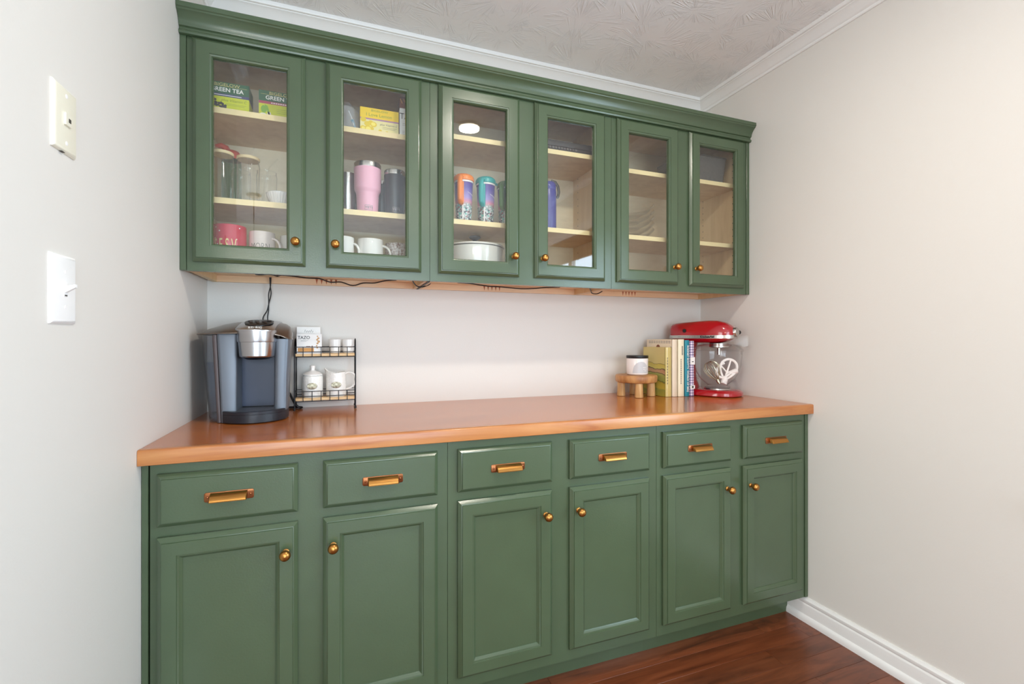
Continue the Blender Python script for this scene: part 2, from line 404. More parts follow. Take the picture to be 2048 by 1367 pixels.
r = thing('added_pendant_lamp', 'added unseen globe pendant lamp brightening the open room', 'lamp', (ADDED_PEND[0], ADDED_PEND[1], CEIL))
B().lathe([(0, -.022), (.05, -.022), (.06, -.010), (.06, -.0005), (0, -.0005)], (ADDED_PEND[0], ADDED_PEND[1], CEIL), 32).obj('canopy', M['brass'], r)
B().tube([(ADDED_PEND[0], ADDED_PEND[1], CEIL-.022), (ADDED_PEND[0], ADDED_PEND[1], ADDED_PEND[2]+.16)], .003, 8).obj('cord', M['wire'], r)
B().lathe([(0, .165), (.035, .165), (.045, .135), (.045, .128), (0, .128)], ADDED_PEND, 28).obj('socket', M['brass'], r)
gl = glassy('globe_glass', (0.97, 0.95, 0.9), 0.8)
B().lathe([(.14*math.sin(PI*k/18), -.14*math.cos(PI*k/18)) for k in range(18)], ADDED_PEND, 32).obj('globe', gl, r)
# ------------------------------------------------------------------ cabinetry
DX = [(.035, .357), (.421, .743), (.806, 1.125), (1.190, 1.511), (1.571, 1.889), (1.951, 2.273)]
UX = [(.0185, .7750), (.7762, 1.5470), (1.5482, 2.2965)]
G = M['green']
def rect_rings(b, x0, x1, z0, z1, prof, ysign=-1, y0=0.0):
    rr = []
    for ins, d in prof:
        rr.append([(x0+ins, y0-d, z0+ins), (x1-ins, y0-d, z0+ins), (x1-ins, y0-d, z1-ins), (x0+ins, y0-d, z1-ins)])
    return rr
EDGE = [(0, 0), (0, .0085), (.0015, .0100), (.0095, .0165), (.0115, .0170), (.0125, .0200)]
def knob(parent, x, y, z):
    b = B(); b.lathe([(0, 0), (.0088, 0), (.0088, .0022), (.0060, .0036), (.0052, .0062), (.0052, .0105), (.0068, .0125), (.0108, .0160), (.0138, .0215), (.0143, .0258), (.0130, .0305), (.0095, .0342), (.005, .0360), (0, .0366)], (x, y, z), 24, '-y')
    return b.obj('knob', M['brass'], parent, sharp=50)
def glass_door(root, x0, x1, z0, z1, yb, kx, kz):
    b = B()
    prof = EDGE + [(.0475, .0200), (.0480, .0180), (.0500, .0175), (.0530, .0165), (.0560, .0125), (.0570, .0075), (.0570, 0), (0, 0)]
    b.rings(rect_rings(b, x0, x1, z0, z1, prof, y0=yb), False, False)
    d = b.obj('door', G, root, sharp=20)
    B().box(x0+.0555, x1-.0555, yb-.0065, yb-.0035, z0+.0555, z1-.0555).obj('glass_pane', M['pane'], d, sharp=0)
    knob(d, kx, yb-.020, kz)
    return d
def wood_door(root, x0, x1, z0, z1, yb, kx, kz):
    b = B()
    prof = EDGE + [(.0440, .0200), (.0450, .0175), (.0490, .0165), (.0540, .0110), (.0555, .0100), (.0560, .0070), (.0560, 0), (0, 0)]
    b.rings(rect_rings(b, x0, x1, z0, z1, prof, y0=yb), False, False)
    d = b.obj('door', G, root, sharp=20)
    B().box(x0+.0550, x1-.0550, yb-.0085, yb-.002, z0+.0550, z1-.0550).obj('panel', G, d, sharp=0)
    knob(d, kx, yb-.020, kz)
    return d
def pull(parent, cx, y, cz):
    b = B()
    # back plate with rounded ends
    n = 6; w = .0565; h = .0122; pts = []
    for (sx, sz, a0) in ((1, -1, -90), (1, 1, 0), (-1, 1, 90), (-1, -1, 180)):
        for k in range(n+1):
            a = R(a0+90*k/n); pts.append((cx+sx*(w-.005)+.005*math.cos(a), cz+sz*(h-.005)+.005*math.sin(a)))
    b.rings([[(px, y, pz) for px, pz in pts], [(px, y-.0018, pz) for px, pz in pts], [(cx+(px-cx)*.985, y-.0024, cz+(pz-cz)*.94) for px, pz in pts]])
    # cupped grip: quarter shell open below
    b.mi = 1; seg = 9; arc = []
    for k in range(seg+1):
        a = R(78*k/seg); arc.append((.0238*math.sin(a)/math.sin(R(78)), .0106-.0178*(1-math.cos(a))/(1-math.cos(R(78)))))
    xs = [-.042, -.0405, .0405, .042]; sc = [.86, 1, 1, .86]
    outer = [[(cx+x, y-.002-o*s_, cz+zz) for o, zz in arc] for x, s_ in zip(xs, sc)]
    b.rings(outer, False, False, closed=False)
    inner = [[(cx+x*.985, y-.002-max(o*s_-.0016, 0), cz+zz-.0014) for o, zz in arc] for x, s_ in zip(xs, sc)]
    b.rings(inner, False, False, closed=False)
    for x, s_ in ((-.042, .86), (.042, .86)):
        b.rings([[(cx+x, y-.002-o*s_, cz+zz) for o, zz in arc], [(cx+x, y-.002, cz+zz) for o, zz in arc]], False, False, closed=False)
    lip = [(cx+x, y-.002-arc[-1][0]*s_, cz+arc[-1][1]) for x, s_ in zip(xs, sc)]
    b.tube(lip, .0011, 6)
    b.mi = 0
    for sx in (-1, 1): b.lathe([(0, .0050), (.0026, .0042), (.0034, .0022)], (cx+sx*.0490, y, cz), 12, '-y')
    return b.obj('pull', [M['brass_dark'], M['brass']], parent, sharp=40)
def drawer(root, x0, x1, z0, z1, yb):
    b = B(); prof = EDGE + [(.02, .02)]
    rr = rect_rings(b, x0, x1, z0, z1, prof, y0=yb); b.rings(rr, True, True)
    d = b.obj('drawer', G, root, sharp=20); pull(d, (x0+x1)/2, yb-.020, (z0+z1)/2+.0)
    return d
def face_frame(root, u0, u1, z0, z1, yf, th, opens):
    """plate with rectangular openings, built as stiles and rails"""
    b = B(); xs = sorted({u0, u1, *[o[0] for o in opens], *[o[1] for o in opens]}); zs = sorted({z0, z1, *[o[2] for o in opens], *[o[3] for o in opens]})
    def isopen(x, z): return any(o[0] < x < o[1] and o[2] < z < o[3] for o in opens)
    for xa, xb in zip(xs, xs[1:]):
        for za, zb in zip(zs, zs[1:]):
            if isopen((xa+xb)/2, (za+zb)/2): continue
            b.box(xa, xb, yf, yf+th, za, zb)
    return b.obj('face_frame', G, root, sharp=0)

UZ0, UZ1, UYF = 1.400, 2.160, -0.320
shelfz = [(1.646, 1.938), (1.646, 1.970), (1.646, 1.937)]
ulab = ['green wall cabinet with two glass doors nearest the left wall, tea boxes on top shelf', 'green wall cabinet with two glass doors in the middle, white pot and lidded mugs inside', 'green wall cabinet with two glass doors nearest the right wall, almost empty']
for i, (u0, u1) in enumerate(UX):
    c = thing('wall_cabinet', ulab[i], 'cabinet', (u0, 0, UZ0), 'green wall cabinets above the counter')
    th = .016
    d1, d2 = DX[2*i], DX[2*i+1]
    for xa, xb in ((u0, u0+th), (u1-th, u1)): B().box(xa, xb, UYF+.020, -.001, UZ0+.0005, UZ1).obj('side_panel', M['maple'], c, sharp=0)
    B().box(u0+th, u1-th, -.0075, -.003, UZ0+.026, UZ1-.016).obj('back_panel', M['maple_back'], c, sharp=0)
    B().box(u0+th, u1-th, UYF+.020, -.003, UZ0+.026, UZ0+.041).obj('bottom_panel', M['maple_under'], c, sharp=0)
    B().box(u0+th, u1-th, UYF+.020, -.003, UZ1-.016, UZ1).obj('top_panel', M['maple'], c, sharp=0)
    B().box(u0+th, u1-th, -.019, -.003, UZ0+.001, UZ0+.0255).obj('hanging_rail', M['maple_under'], c, sharp=0)
    fj = B(); fx = [.50, 1.115, 1.84][i]; fx = [.415, 1.112, 1.842][i]
    for k in range(5):
        xx = fx+(k-2)*.018
        fj.rings([[(xx-.0045, -.0191, UZ0+.0252), (xx+.0045, -.0191, UZ0+.0252), (xx, -.0191, UZ0+.004)], [(xx-.0045, -.0194, UZ0+.0252), (xx+.0045, -.0194, UZ0+.0252), (xx, -.0194, UZ0+.004)]])
    fj.obj('finger_joint', M['finger'], c, sharp=0)
    for zt in shelfz[i]:
        sb = B(); sb.box(u0+th+.001, u1-th-.001, -.283, -.009, zt-.0185, zt, .0)
        s_ = sb.obj('shelf', M['maple'], c, sharp=0)
        B().box(u0+th+.001, u1-th-.001, -.2845, -.2830, zt-.0187, zt+.0002).obj('edge_band', M['maple_edge'], s_, sharp=0)
    ins = .013
    face_frame(c, u0, u1, UZ0, UZ1, UYF, .0195, [(d1[0]+ins, d1[1]-ins, UZ0+.042, UZ1-.048), (d2[0]+ins, d2[1]-ins, UZ0+.042, UZ1-.048)])
    glass_door(c, d1[0], d1[1], 1.4285, 2.1255, UYF-.0005, d1[1]-.028, 1.5045)
    glass_door(c, d2[0], d2[1], 1.4285, 2.1255, UYF-.0005, d2[0]+.030, 1.5045)
    ph = B()
    for sx, xa in ((1, u0+th+.0004), (-1, u1-th-.0004)):
        for yy in (-.055, -.255):
            for k in range(19):
                zz = 1.50+k*.032
                ph.rings([[(xa, yy+.0026*math.cos(a), zz+.0026*math.sin(a)) for a in [2*PI*q/6 for q in range(6)]], [(xa-sx*.0003, yy+.0026*math.cos(a), zz+.0026*math.sin(a)) for a in [2*PI*q/6 for q in range(6)]]])
    ph.obj('shelf_pin_holes', M['slot'], c, sharp=0, kind='stuff')
    if i == 0:
        f = B().box(.0008, u0-.0012, UYF-.004, UYF+.02, UZ0, UZ1, .001); f.obj('filler_strip', G, c)
    if i == 2:
        f = B().box(u1+.0012, W-.0008, UYF-.004, UYF+.02, UZ0, UZ1, .001); f.obj('filler_strip', G, c)
# crown on top of the wall cabinets
CCP = [(0, 2.128), (.007, 2.128), (.0105, 2.1295), (.0125, 2.134), (.0115, 2.1385), (.008, 2.1405), (.006, 2.143), (.006, 2.149), (.0095, 2.1515), (.0115, 2.152), (.0125, 2.155), (.0135, 2.161), (.017, 2.169), (.023, 2.178), (.030, 2.185), (.035, 2.188), (.0362, 2.190), (.0362, 2.1925), (.0395, 2.1945), (.0395, 2.209), (0, 2.209)]
cc = B().sweepx([(UYF-.0045-o, z) for o, z in CCP], .001, W-.001).obj('crown_moulding', G, None, loc=(W/2, UYF, 2.128), sharp=28)
tag(cc, 'long green crown moulding along the top of the wall cabinets', 'moulding')

# base cabinets
BYF = -0.620
blab = ['green base cabinet nearest the left wall, below the coffee maker', 'green base cabinet in the middle of the row', 'green base cabinet nearest the right wall, below the mixer']
for i, (u0, u1) in enumerate(UX):
    c = thing('base_cabinet', blab[i], 'cabinet', (u0, -.3, 0), 'green base cabinets under the counter')
    d1, d2 = DX[2*i], DX[2*i+1]; th = .016
    for xa, xb in ((u0, u0+th), (u1-th, u1)): B().box(xa, xb, BYF+.02, -.002, .102, .8755).obj('side_panel', M['maple'], c, sharp=0)
    B().box(u0+th, u1-th, -.012, -.002, .102, .8755).obj('back_panel', M['maple_back'], c, sharp=0)
    B().box(u0+th, u1-th, BYF+.02, -.012, .103, .118).obj('bottom_panel', M['maple'], c, sharp=0)
    ins = .012
    face_frame(c, u0, u1, .102, .8755, BYF, .0195, [(d[0]+ins, d[1]-ins, za, zb) for d in (d1, d2) for za, zb in ((.145, .675), (.727, .835))])
    wood_door(c, d1[0], d1[1], .1405, .6870, BYF-.0005, d1[1]-.0285, .6125)
    wood_door(c, d2[0], d2[1], .1405, .6870, BYF-.0005, d2[0]+.027, .6125)
    drawer(c, d1[0], d1[1], .7145, .8470, BYF-.0005); drawer(c, d2[0], d2[1], .7145, .8470, BYF-.0005)
    tk = [u0, u1]
    B().box(u0, u1+.001, -.540, -.524, -.0005, .1015).obj('toe_kick', G, c, sharp=0)
    if i == 0: B().box(.0008, u0-.0035, BYF-.002, BYF+.02, 0, .8755, .001).obj('filler_strip', G, c)
    if i == 2: B().box(u1+.0012, W-.0008, BYF-.004, BYF+.02, .102, .8755, .001).obj('filler_strip', G, c)

# countertop
ct = B().box(.0008, W-.0008, -.6260, -.0008, .8758, .914, .0).obj('countertop', M['counter'], None, loc=(W/2, -.32, .8758), sharp=0)
tag(ct, 'long glossy stained orange-brown wooden countertop with paler front edge', 'countertop')
b = B(); b.sweepx([(-.6262, .8750), (-.6462, .8750), (-.6478, .8762), (-.6482, .8790), (-.6482, .9085), (-.6474, .9118), (-.6455, .9136), (-.6425, .9146), (-.6280, .9146), (-.6262, .9141)], .0008, W-.0008)
e = b.obj('front_edge', M['counter_edge'], ct, sharp=40); e['label'] = 'paler rounded front edge strip'

# ------------------------------------------------------------------ switch plates on the left wall
def plate(name, lab, y0, y1, z0, z1, m, loc):
    r = thing(name, lab, 'switch' if 'switch' in name else 'phone jack', (0, (y0+y1)/2, (z0+z1)/2))
    prof = [(0, 0), (.0, .002), (.0015, .004), (.005, .0062), (.007, .0066)]
    b = B(); b.rings([[(d, y0+i_, z0+i_), (d, y1-i_, z0+i_), (d, y1-i_, z1-i_), (d, y0+i_, z1-i_)] for i_, d in prof])
    b.obj('cover_plate', m, r, sharp=25); return r
sw = plate('light_switch', 'white toggle light switch on the left wall, below the ivory jack', -1.017, -.938, 1.214, 1.336, M['white_plate'], None)
yc = -.9775; zc = 1.275
B().box(.0062, .0074, yc-.006, yc+.006, zc-.0125, zc+.0125, .0004).obj('toggle_collar', M['white_plate'], sw)
b = B(); b.rings([[(.007, yc-.0042, zc-.006), (.007, yc+.0042, zc-.006), (.007, yc+.0042, zc+.006), (.007, yc-.0042, zc+.006)], [(.022, yc-.0032, zc+.004), (.022, yc+.0032, zc+.004), (.022, yc+.0032, zc+.0095), (.022, yc-.0032, zc+.0095)]])
b.obj('toggle', M['white_plate'], sw, sharp=0)
B().box(.0073, .0077, yc-.004, yc+.004, zc-.0118, zc-.0095).obj('slot', M['slot'], sw, sharp=0)
for dz in (-.031, .031): B().lathe([(0, .0010), (.0025, .0008), (.0034, 0)], (.0066, yc, zc+dz), 12, 'x').obj('screw', M['white_plate'], sw)
jk = plate('phone_jack', 'ivory wall plate with a phone jack, high on the left wall', -1.011, -.936, 1.519, 1.636, M['ivory_plate'], None)
yc = -.9735; zc = 1.578
B().box(.006, .0100, yc-.010, yc+.010, zc-.011, zc+.011, .0008).obj('jack_block', M['ivory_plate'], jk)
B().box(.0099, .0104, yc-.001, yc+.0065, zc-.004, zc+.003).obj('socket', M['slot'], jk, sharp=0)
for dz in (-.042, .042): B().lathe([(0, .0010), (.0030, .0008), (.0040, 0)], (.0066, yc, zc+dz), 12, 'x').obj('screw', M['white_plate'], jk)
B().box(.001, .0052, yc-.012, yc-.002, 1.5183, 1.5191).obj('slot', M['slot'], jk, sharp=0)

#@@OBJECTS
# ------------------------------------------------------------------ things inside the wall cabinets
SH1 = 1.6462; SH2 = [1.9382, 1.9702, 1.9372]; BOT = 1.4412
P = {k: plain('print_'+k, c, 0.45) for k, c in dict(green=(34, 92, 62), lime=(200, 205, 30), blue=(58, 62, 110), red=(170, 60, 90), yellow=(244, 206, 26), cream=(236, 224, 160), purple=(172, 120, 160), white=(240, 238, 234), black=(24, 24, 26), gold=(206, 190, 120), grape=(40, 36, 52), olive=(140, 150, 40), lemon=(232, 200, 40), lemon2=(250, 230, 110), leaf=(120, 170, 50), grey=(120, 118, 116), orange=(214, 150, 70), brown=(120, 70, 50), pale=(222, 222, 222), tan=(196, 150, 96)).items()}
def banded_box(x0, x1, y0, y1, bands):
    """carton whose front and sides carry horizontal printed bands"""
    b = B(); zs = [bands[0][0]]+[q[1] for q in bands]
    for i, (za, zb, mi) in enumerate(bands):
        b.mi = mi
        b.rings([[(x0, y0, za), (x1, y0, za), (x1, y1, za), (x0, y1, za)], [(x0, y0, zb), (x1, y0, zb), (x1, y1, zb), (x0, y1, zb)]], i == 0, i == len(bands)-1)
    return b
def blob(b, x, y, z, rx, rz, d=.0003, n=10):
    b.rings([[(x+rx*math.cos(2*PI*k/n), y, z+rz*math.sin(2*PI*k/n)) for k in range(n)], [(x+rx*math.cos(2*PI*k/n), y-d, z+rz*math.sin(2*PI*k/n)) for k in range(n)]])
def lines(b, x0, x1, y, zs, h=.0008, d=.0002):
    for i, z in enumerate(zs): b.box(x0, x1-(.006 if i % 2 else 0), y-d, y, z, z+h)

def tea_box(name, lab, x0, x1, yf, z, h, stripe, art):
    r = thing(name, lab, 'tea box', ((x0+x1)/2, yf+.04, z), 'tea boxes')
    banded_box(x0, x1, yf, yf+.075, [(z, z+h*.50, 1), (z+h*.50, z+h*.60, 2), (z+h*.60, z+h, 0)]).obj('carton', [P['green'], P['lime'], stripe], r, sharp=0)
    cx = (x0+x1)/2+.002
    text('lettering', 'BIGELOW', .0135, (cx, yf-.0002, z+h*.91), P['gold'], r, sx=1.25)
    text('lettering', 'GREEN TEA', .0185, (cx, yf-.0002, z+h*.735), P['white'], r, bold=.0003)
    b = B(); b.box(x0+.006, x1-.006, yf-.0003, yf, z+h*.855, z+h*.863); b.obj('gold_rule', P['gold'], r, sharp=0)
    return r, cx
r, cx = tea_box('tea_box', 'green and lime tea box printed with dark berries on the top left shelf', .048, .180, -.262, SH2[0], .094, P['blue'], None)
text('lettering', 'plus Vitamin C', .0125, (.136, -.2622, SH2[0]+.036), P['olive'], r, shear=.2)
b = B(); lines(b, .078, .158, -.2622, [SH2[0]+.0505], .0022); b.obj('small_print', P['pale'], r, sharp=0)
b = B(); rg = random.Random(5)
for k in range(34):
    u = rg.random(); blob(b, .070+u*.042, -.262-.0001*k/34, SH2[0]+.012+rg.random()*.030*(1-u*.8), .0038, .0038)
b.obj('berry_print', P['grape'], r, sharp=0)
b = B(); lines(b, .112, .172, -.262, [SH2[0]+.024, SH2[0]+.020, SH2[0]+.006], .0009); b.obj('small_print', P['olive'], r, sharp=0)
r, cx = tea_box('tea_box', 'green and lime tea box with a crimson stripe, right of the berry one', .209, .341, -.262, SH2[0], .090, P['red'], None)
b = B()
b.rings([[(.238, -.2621, SH2[0]+.008), (.244, -.2621, SH2[0]+.006), (.236, -.2621, SH2[0]+.038), (.226, -.2621, SH2[0]+.043)], [(.238, -.2625, SH2[0]+.008), (.244, -.2625, SH2[0]+.006), (.236, -.2625, SH2[0]+.038), (.226, -.2625, SH2[0]+.043)]])
blob(b, .224, -.2621, SH2[0]+.026, .009, .013); b.obj('leaf_print', P['leaf'], r, sharp=0)
b = B(); blob(b, .222, -.2622, SH2[0]+.007, .011, .006); blob(b, .240, -.2622, SH2[0]+.010, .006, .009); b.obj('flower_print', P['white'], r, sharp=0)
b = B(); lines(b, .262, .330, -.262, [SH2[0]+.030, SH2[0]+.024, SH2[0]+.018], .0010); b.obj('small_print', P['olive'], r, sharp=0)
b = B(); [b.box(.246+k*.007, .251+k*.007, -.2624, -.2621, SH2[0]+.0482, SH2[0]+.0512) for k in range(9)]; b.obj('small_print', P['white'], r, sharp=0)

# glass tumblers with wooden lids and straws
M['lidwood'] = plain('pale_bamboo_lid', (226, 204, 158), 0.5)
def tumbler(name, lab, x, y, rad, h, lid=True, straws=(), group='glass tumblers on the middle left shelf'):
    r = thing(name, lab, 'tumbler', (x, y, SH1), group)
    b = B(); b.lathe([(0, .007), (rad*.86, .008), (rad*.80, .001), (rad*.90, .004), (rad*.93, h*.3), (rad*.98, h*.80), (rad, h*.86), (rad*.96, h*.92), (rad*.92, h*.97), (rad*.94, h), (rad*.90, h), (rad*.885, h*.97)], (x, y, SH1), 32)
    b.obj('glass_body', M['glass'], r)
    if lid: B().lathe([(0, h+.001), (rad*.96, h+.001), (rad*1.0, h+.003), (rad*1.0, h+.009), (rad*.97, h+.011), (0, h+.011)], (x, y, SH1), 32).obj('lid', M['lidwood'], r)
    for k, pts in enumerate(straws): B().tube([(x+a, y+b_, SH1+c) for a, b_, c in pts], .0032, 8).obj('straw', M['glass'], r)
    return r
tumbler('glass_tumbler', 'clear glass tumbler with wooden lid at the far left of the middle shelf', .098, -.235, .033, .152, True, [((.012, -.004, .006), (-.002, 0, .15), (-.030, .004, .20))])
tumbler('glass_tumbler', 'clear glass tumbler with wooden lid and a bent straw, second on the shelf', .172, -.225, .0355, .147, True, [((.008, -.002, .006), (.002, 0, .150), (.004, .002, .172), (.016, .004, .196))])
tumbler('glass_tumbler', 'open glass tumbler with a straw, behind the lidded glasses', .219, -.155, .034, .138, False, [((-.016, -.004, .008), (.004, 0, .148), (.012, .004, .165), (.034, .006, .192))])
tumbler('glass_tumbler', 'open glass tumbler tucked between the two wooden lids', .137, -.150, .031, .132, False, [])
# dark bottle with red cap
r = thing('drink_bottle', 'dark green bottle with a red spouted cap behind the lidded glasses', 'bottle', (.098, -.10, SH1))
M['bottlegreen'] = glassy('green_bottle_glass', (0.45, 0.66, 0.52), 0.6); M['redcap'] = plain('red_cap', (206, 62, 40), 0.35)
B().lathe([(0, .001), (.030, .001), (.032, .005), (.032, .17), (.030, .185), (0, .185)], (.098, -.10, SH1), 28).obj('bottle_body', M['bottlegreen'], r)
b = B(); b.lathe([(0, .1852), (.033, .1852), (.034, .19), (.033, .205), (.024, .216), (0, .219)], (.098, -.10, SH1), 28)
b.tube([(.086, -.10, SH1+.212), (.080, -.104, SH1+.226), (.068, -.108, SH1+.231), (.05, -.112, SH1+.226)], [.013, .012, .010, .006], 10)
b.tube([(.045, -.13, SH1+.19), (.042, -.132, SH1+.225)], [.007, .005], 8); b.tube([(.045, -.13, SH1+.19), (.070, -.118, SH1+.193)], .006, 8)
b.obj('cap', M['redcap'], r)
# ramekin
rk = B(); fl_ = lambda a, h: 1+.035*math.cos(a*26)*(1 if .004 < h < .040 else 0)
rk.lathe([(0, .001), (.026, .001), (.028, .004), (.040, .036), (.042, .041), (.0425, .044), (.040, .046), (.036, .044), (.026, .008), (0, .006)], (.268, -.225, SH1), 156, mod=fl_)
tag(rk.obj('ramekin', M['white_cer'], None, loc=(.268, -.225, SH1)), 'small white fluted ramekin at the right of the tumblers', 'ramekin')

# mugs on the cabinet floors
def mug(lab, x, y, rad, h, mat, ha, group, foot=.85, name='mug', hs=1.0):
    r = thing(name, lab, 'mug', (x, y, BOT), group)
    b = B(); b.lathe([(0, .001), (rad*foot*.9, .001), (rad*foot, .005), (rad*.97, h*.22), (rad, h*.5), (rad, h*.95), (rad*.985, h), (rad*.94, h*.995), (rad*.93, h*.5), (rad*.82, .010), (0, .007)], (x, y, BOT), 40); b.obj('mug_body', mat, r)
    ca, sa = math.cos(ha), math.sin(ha); pts = []
    for k in range(13):
        a = R(-80+160*k/12); q = rad*.93+hs*.031*math.cos(a)*1.0; z = h*.50+h*.31*math.sin(a)
        if k in (0, 12): q = rad*.95
        pts.append((x+ca*q, y+sa*q, BOT+z))
    B().tube(pts, [(.0045, .0072)]*13, 8).obj('handle', mat, r)
    return r
t = NT('pink_speckled_glaze'); v = t.n('ShaderNodeTexVoronoi'); v.inputs['Scale'].default_value = 55; t.l(t.coord(), v.inputs['Vector'])
t.l(t.ramp(v.outputs['Distance'], [(0.10, lin((246, 236, 236))), (0.14, lin((204, 70, 90)))], 'CONSTANT'), t.b.inputs['Base Color']); t.b.inputs['Roughness'].default_value = 0.12; M['pinkmug'] = t.m
M['blush'] = plain('blush_white_glaze', (242, 230, 226), 0.15, coat=0.3)
t = NT('speckled_glaze'); v = t.noise(t.coord(), 150, 3)
t.l(t.ramp(v, [(0.35, lin((150, 122, 112))), (0.5, lin((206, 198, 194))), (0.62, lin((228, 222, 220)))]), t.b.inputs['Base Color']); t.b.inputs['Roughness'].default_value = 0.2; M['speckle'] = t.m
MG = 'mugs on the cabinet floor'
r = mug('pink and red speckled glossy mug with pale lettering, lowest shelf at far left', .118, -.225, .0485, .124, M['pinkmug'], R(160), MG, .8)
for k, ch in enumerate('SFSV'):
    text('lettering', ch, .062, (.118, -.225, BOT+.052), P['cream'], r, wrap=(.0486, R(-46+k*23)), sx=.42)
r = mug('blush white mug with thin dark lettering beside the pink mug', .213, -.215, .0405, .112, M['blush'], R(-28), MG)
text('lettering', 'MORN', .034, (.213, -.215, BOT+.058), P['grey'], r, wrap=(.0406, R(-2)), sx=.62, bold=-.0006)
mug('plain white mug half hidden by the door stile, right of the lettered mug', .306, -.185, .0405, .110, M['white_cer'], R(40), MG)
mug('white mug cut off by the left edge of the second glass door', .474, -.235, .0405, .112, M['white_cer'], R(-20), MG, hs=.75)
mug('wide white mug with its handle to the right, centre of the second door', .572, -.222, .0465, .112, M['white_cer'], R(-18), MG)
mug('brown and white speckled mug at the right of the second door', .672, -.17, .0425, .113, M['speckle'], R(50), MG)

# second door, top shelf
b = B()
rg = random.Random(2); n = 20; rr = []
for k in range(9):
    z = k/8; q = .052*(1-.25*z)*(1 if z < .75 else 1-(z-.75)*2.6)
    rr.append([(.488+q*math.cos(2*PI*i/n)*1.0+rg.uniform(-.004, .004), -.20+q*1.1*math.sin(2*PI*i/n)+rg.uniform(-.004, .004), SH2[0]+.001+z*.118) for i in range(n)])
b.rings(rr); bag = b.obj('plastic_bag', M['bag'], None, loc=(.488, -.20, SH2[0]), sharp=20)
tag(bag, 'crumpled clear plastic bag left of the yellow tea box', 'bag')
M['clipblue'] = plain('blue_plastic', (52, 160, 200), 0.35)
cl = thing('bag_clip', 'bright blue plastic clip inside the clear bag', 'clip', (.515, -.215, SH2[0]+.005))
b = B(); b.tube([(.520, -.222, SH2[0]+.012), (.514, -.222, SH2[0]+.036), (.508, -.222, SH2[0]+.052)], [(.005, .009), (.004, .006), (.006, .008)], 8); b.obj('clip_body', M['clipblue'], cl)
b = B(); b.tube([(.518, -.226, SH2[0]+.020), (.505, -.226, SH2[0]+.060), (.495, -.226, SH2[0]+.082)], .0025, 6); b.obj('clip_arm', M['white_plate'], cl)
z0 = SH2[0]
r = thing('tea_box', 'yellow tea box printed with lemons, centre of the second door', 'tea box', (.602, -.225, z0), 'tea boxes')
banded_box(.534, .670, -.262, -.187, [(z0, z0+.046, 1), (z0+.046, z0+.0515, 2), (z0+.0515, z0+.089, 0)]).obj('carton', [P['yellow'], P['cream'], P['purple']], r, sharp=0)
text('lettering', 'BIGELOW', .0105, (.602, -.2622, z0+.080), P['olive'], r, sx=1.3)
text('lettering', 'I Love Lemon', .0165, (.600, -.2622, z0+.0645), P['olive'], r)
text('lettering', 'plus Vitamin C', .0105, (.634, -.2622, z0+.034), P['grey'], r, shear=.2)
b = B()
for i, (x, z, q) in enumerate([(.545, .044, .010), (.559, .030, .011), (.571, .036, .009), (.580, .030, .012), (.562, .012, .014), (.544, .013, .010), (.604, .010, .006), (.628, .007, .006), (.574, .014, .008)]): blob(b, x, -.262-.00005*i, z0+z, q, q*.85, .0003, 14)
b.obj('lemon_print', P['lemon'], r, sharp=0)
b = B()
for x, z, q in [(.562, .012, .009), (.580, .031, .008), (.545, .013, .006)]: blob(b, x, -.2628, z0+z, q, q*.8, .0002, 12)
b.obj('lemon_slice_print', P['lemon2'], r, sharp=0)
b = B(); lines(b, .612, .664, -.262, [z0+.024, z0+.019, z0+.004], .0009); b.obj('small_print', P['grey'], r, sharp=0)
r = thing('tea_box', 'tall white tea box with orange striped top, right edge of the second door', 'tea box', (.715, -.23, z0), 'tea boxes')
banded_box(.674, .752, -.262, -.195, [(z0, z0+.107, 0), (z0+.107, z0+.150, 1)]).obj('carton', [P['white'], P['brown']], r, sharp=0)
b = B()
for k in range(6): b.rings([[(.674+k*.013, -.2621, z0+.142), (.677+k*.013, -.2621, z0+.142), (.685+k*.013, -.2621, z0+.125), (.682+k*.013, -.2621, z0+.125)], [(.674+k*.013, -.2624, z0+.142), (.677+k*.013, -.2624, z0+.142), (.685+k*.013, -.2624, z0+.125), (.682+k*.013, -.2624, z0+.125)]])
b.obj('stripe_print', P['orange'], r, sharp=0)
text('lettering', 'TAZO', .031, (.712, -.2622, z0+.077), P['black'], r, sx=.9)
b = B(); lines(b, .684, .745, -.262, [z0+.050, z0+.044, z0+.022, z0+.017, z0+.011], .0009); b.obj('small_print', P['grey'], r, sharp=0)

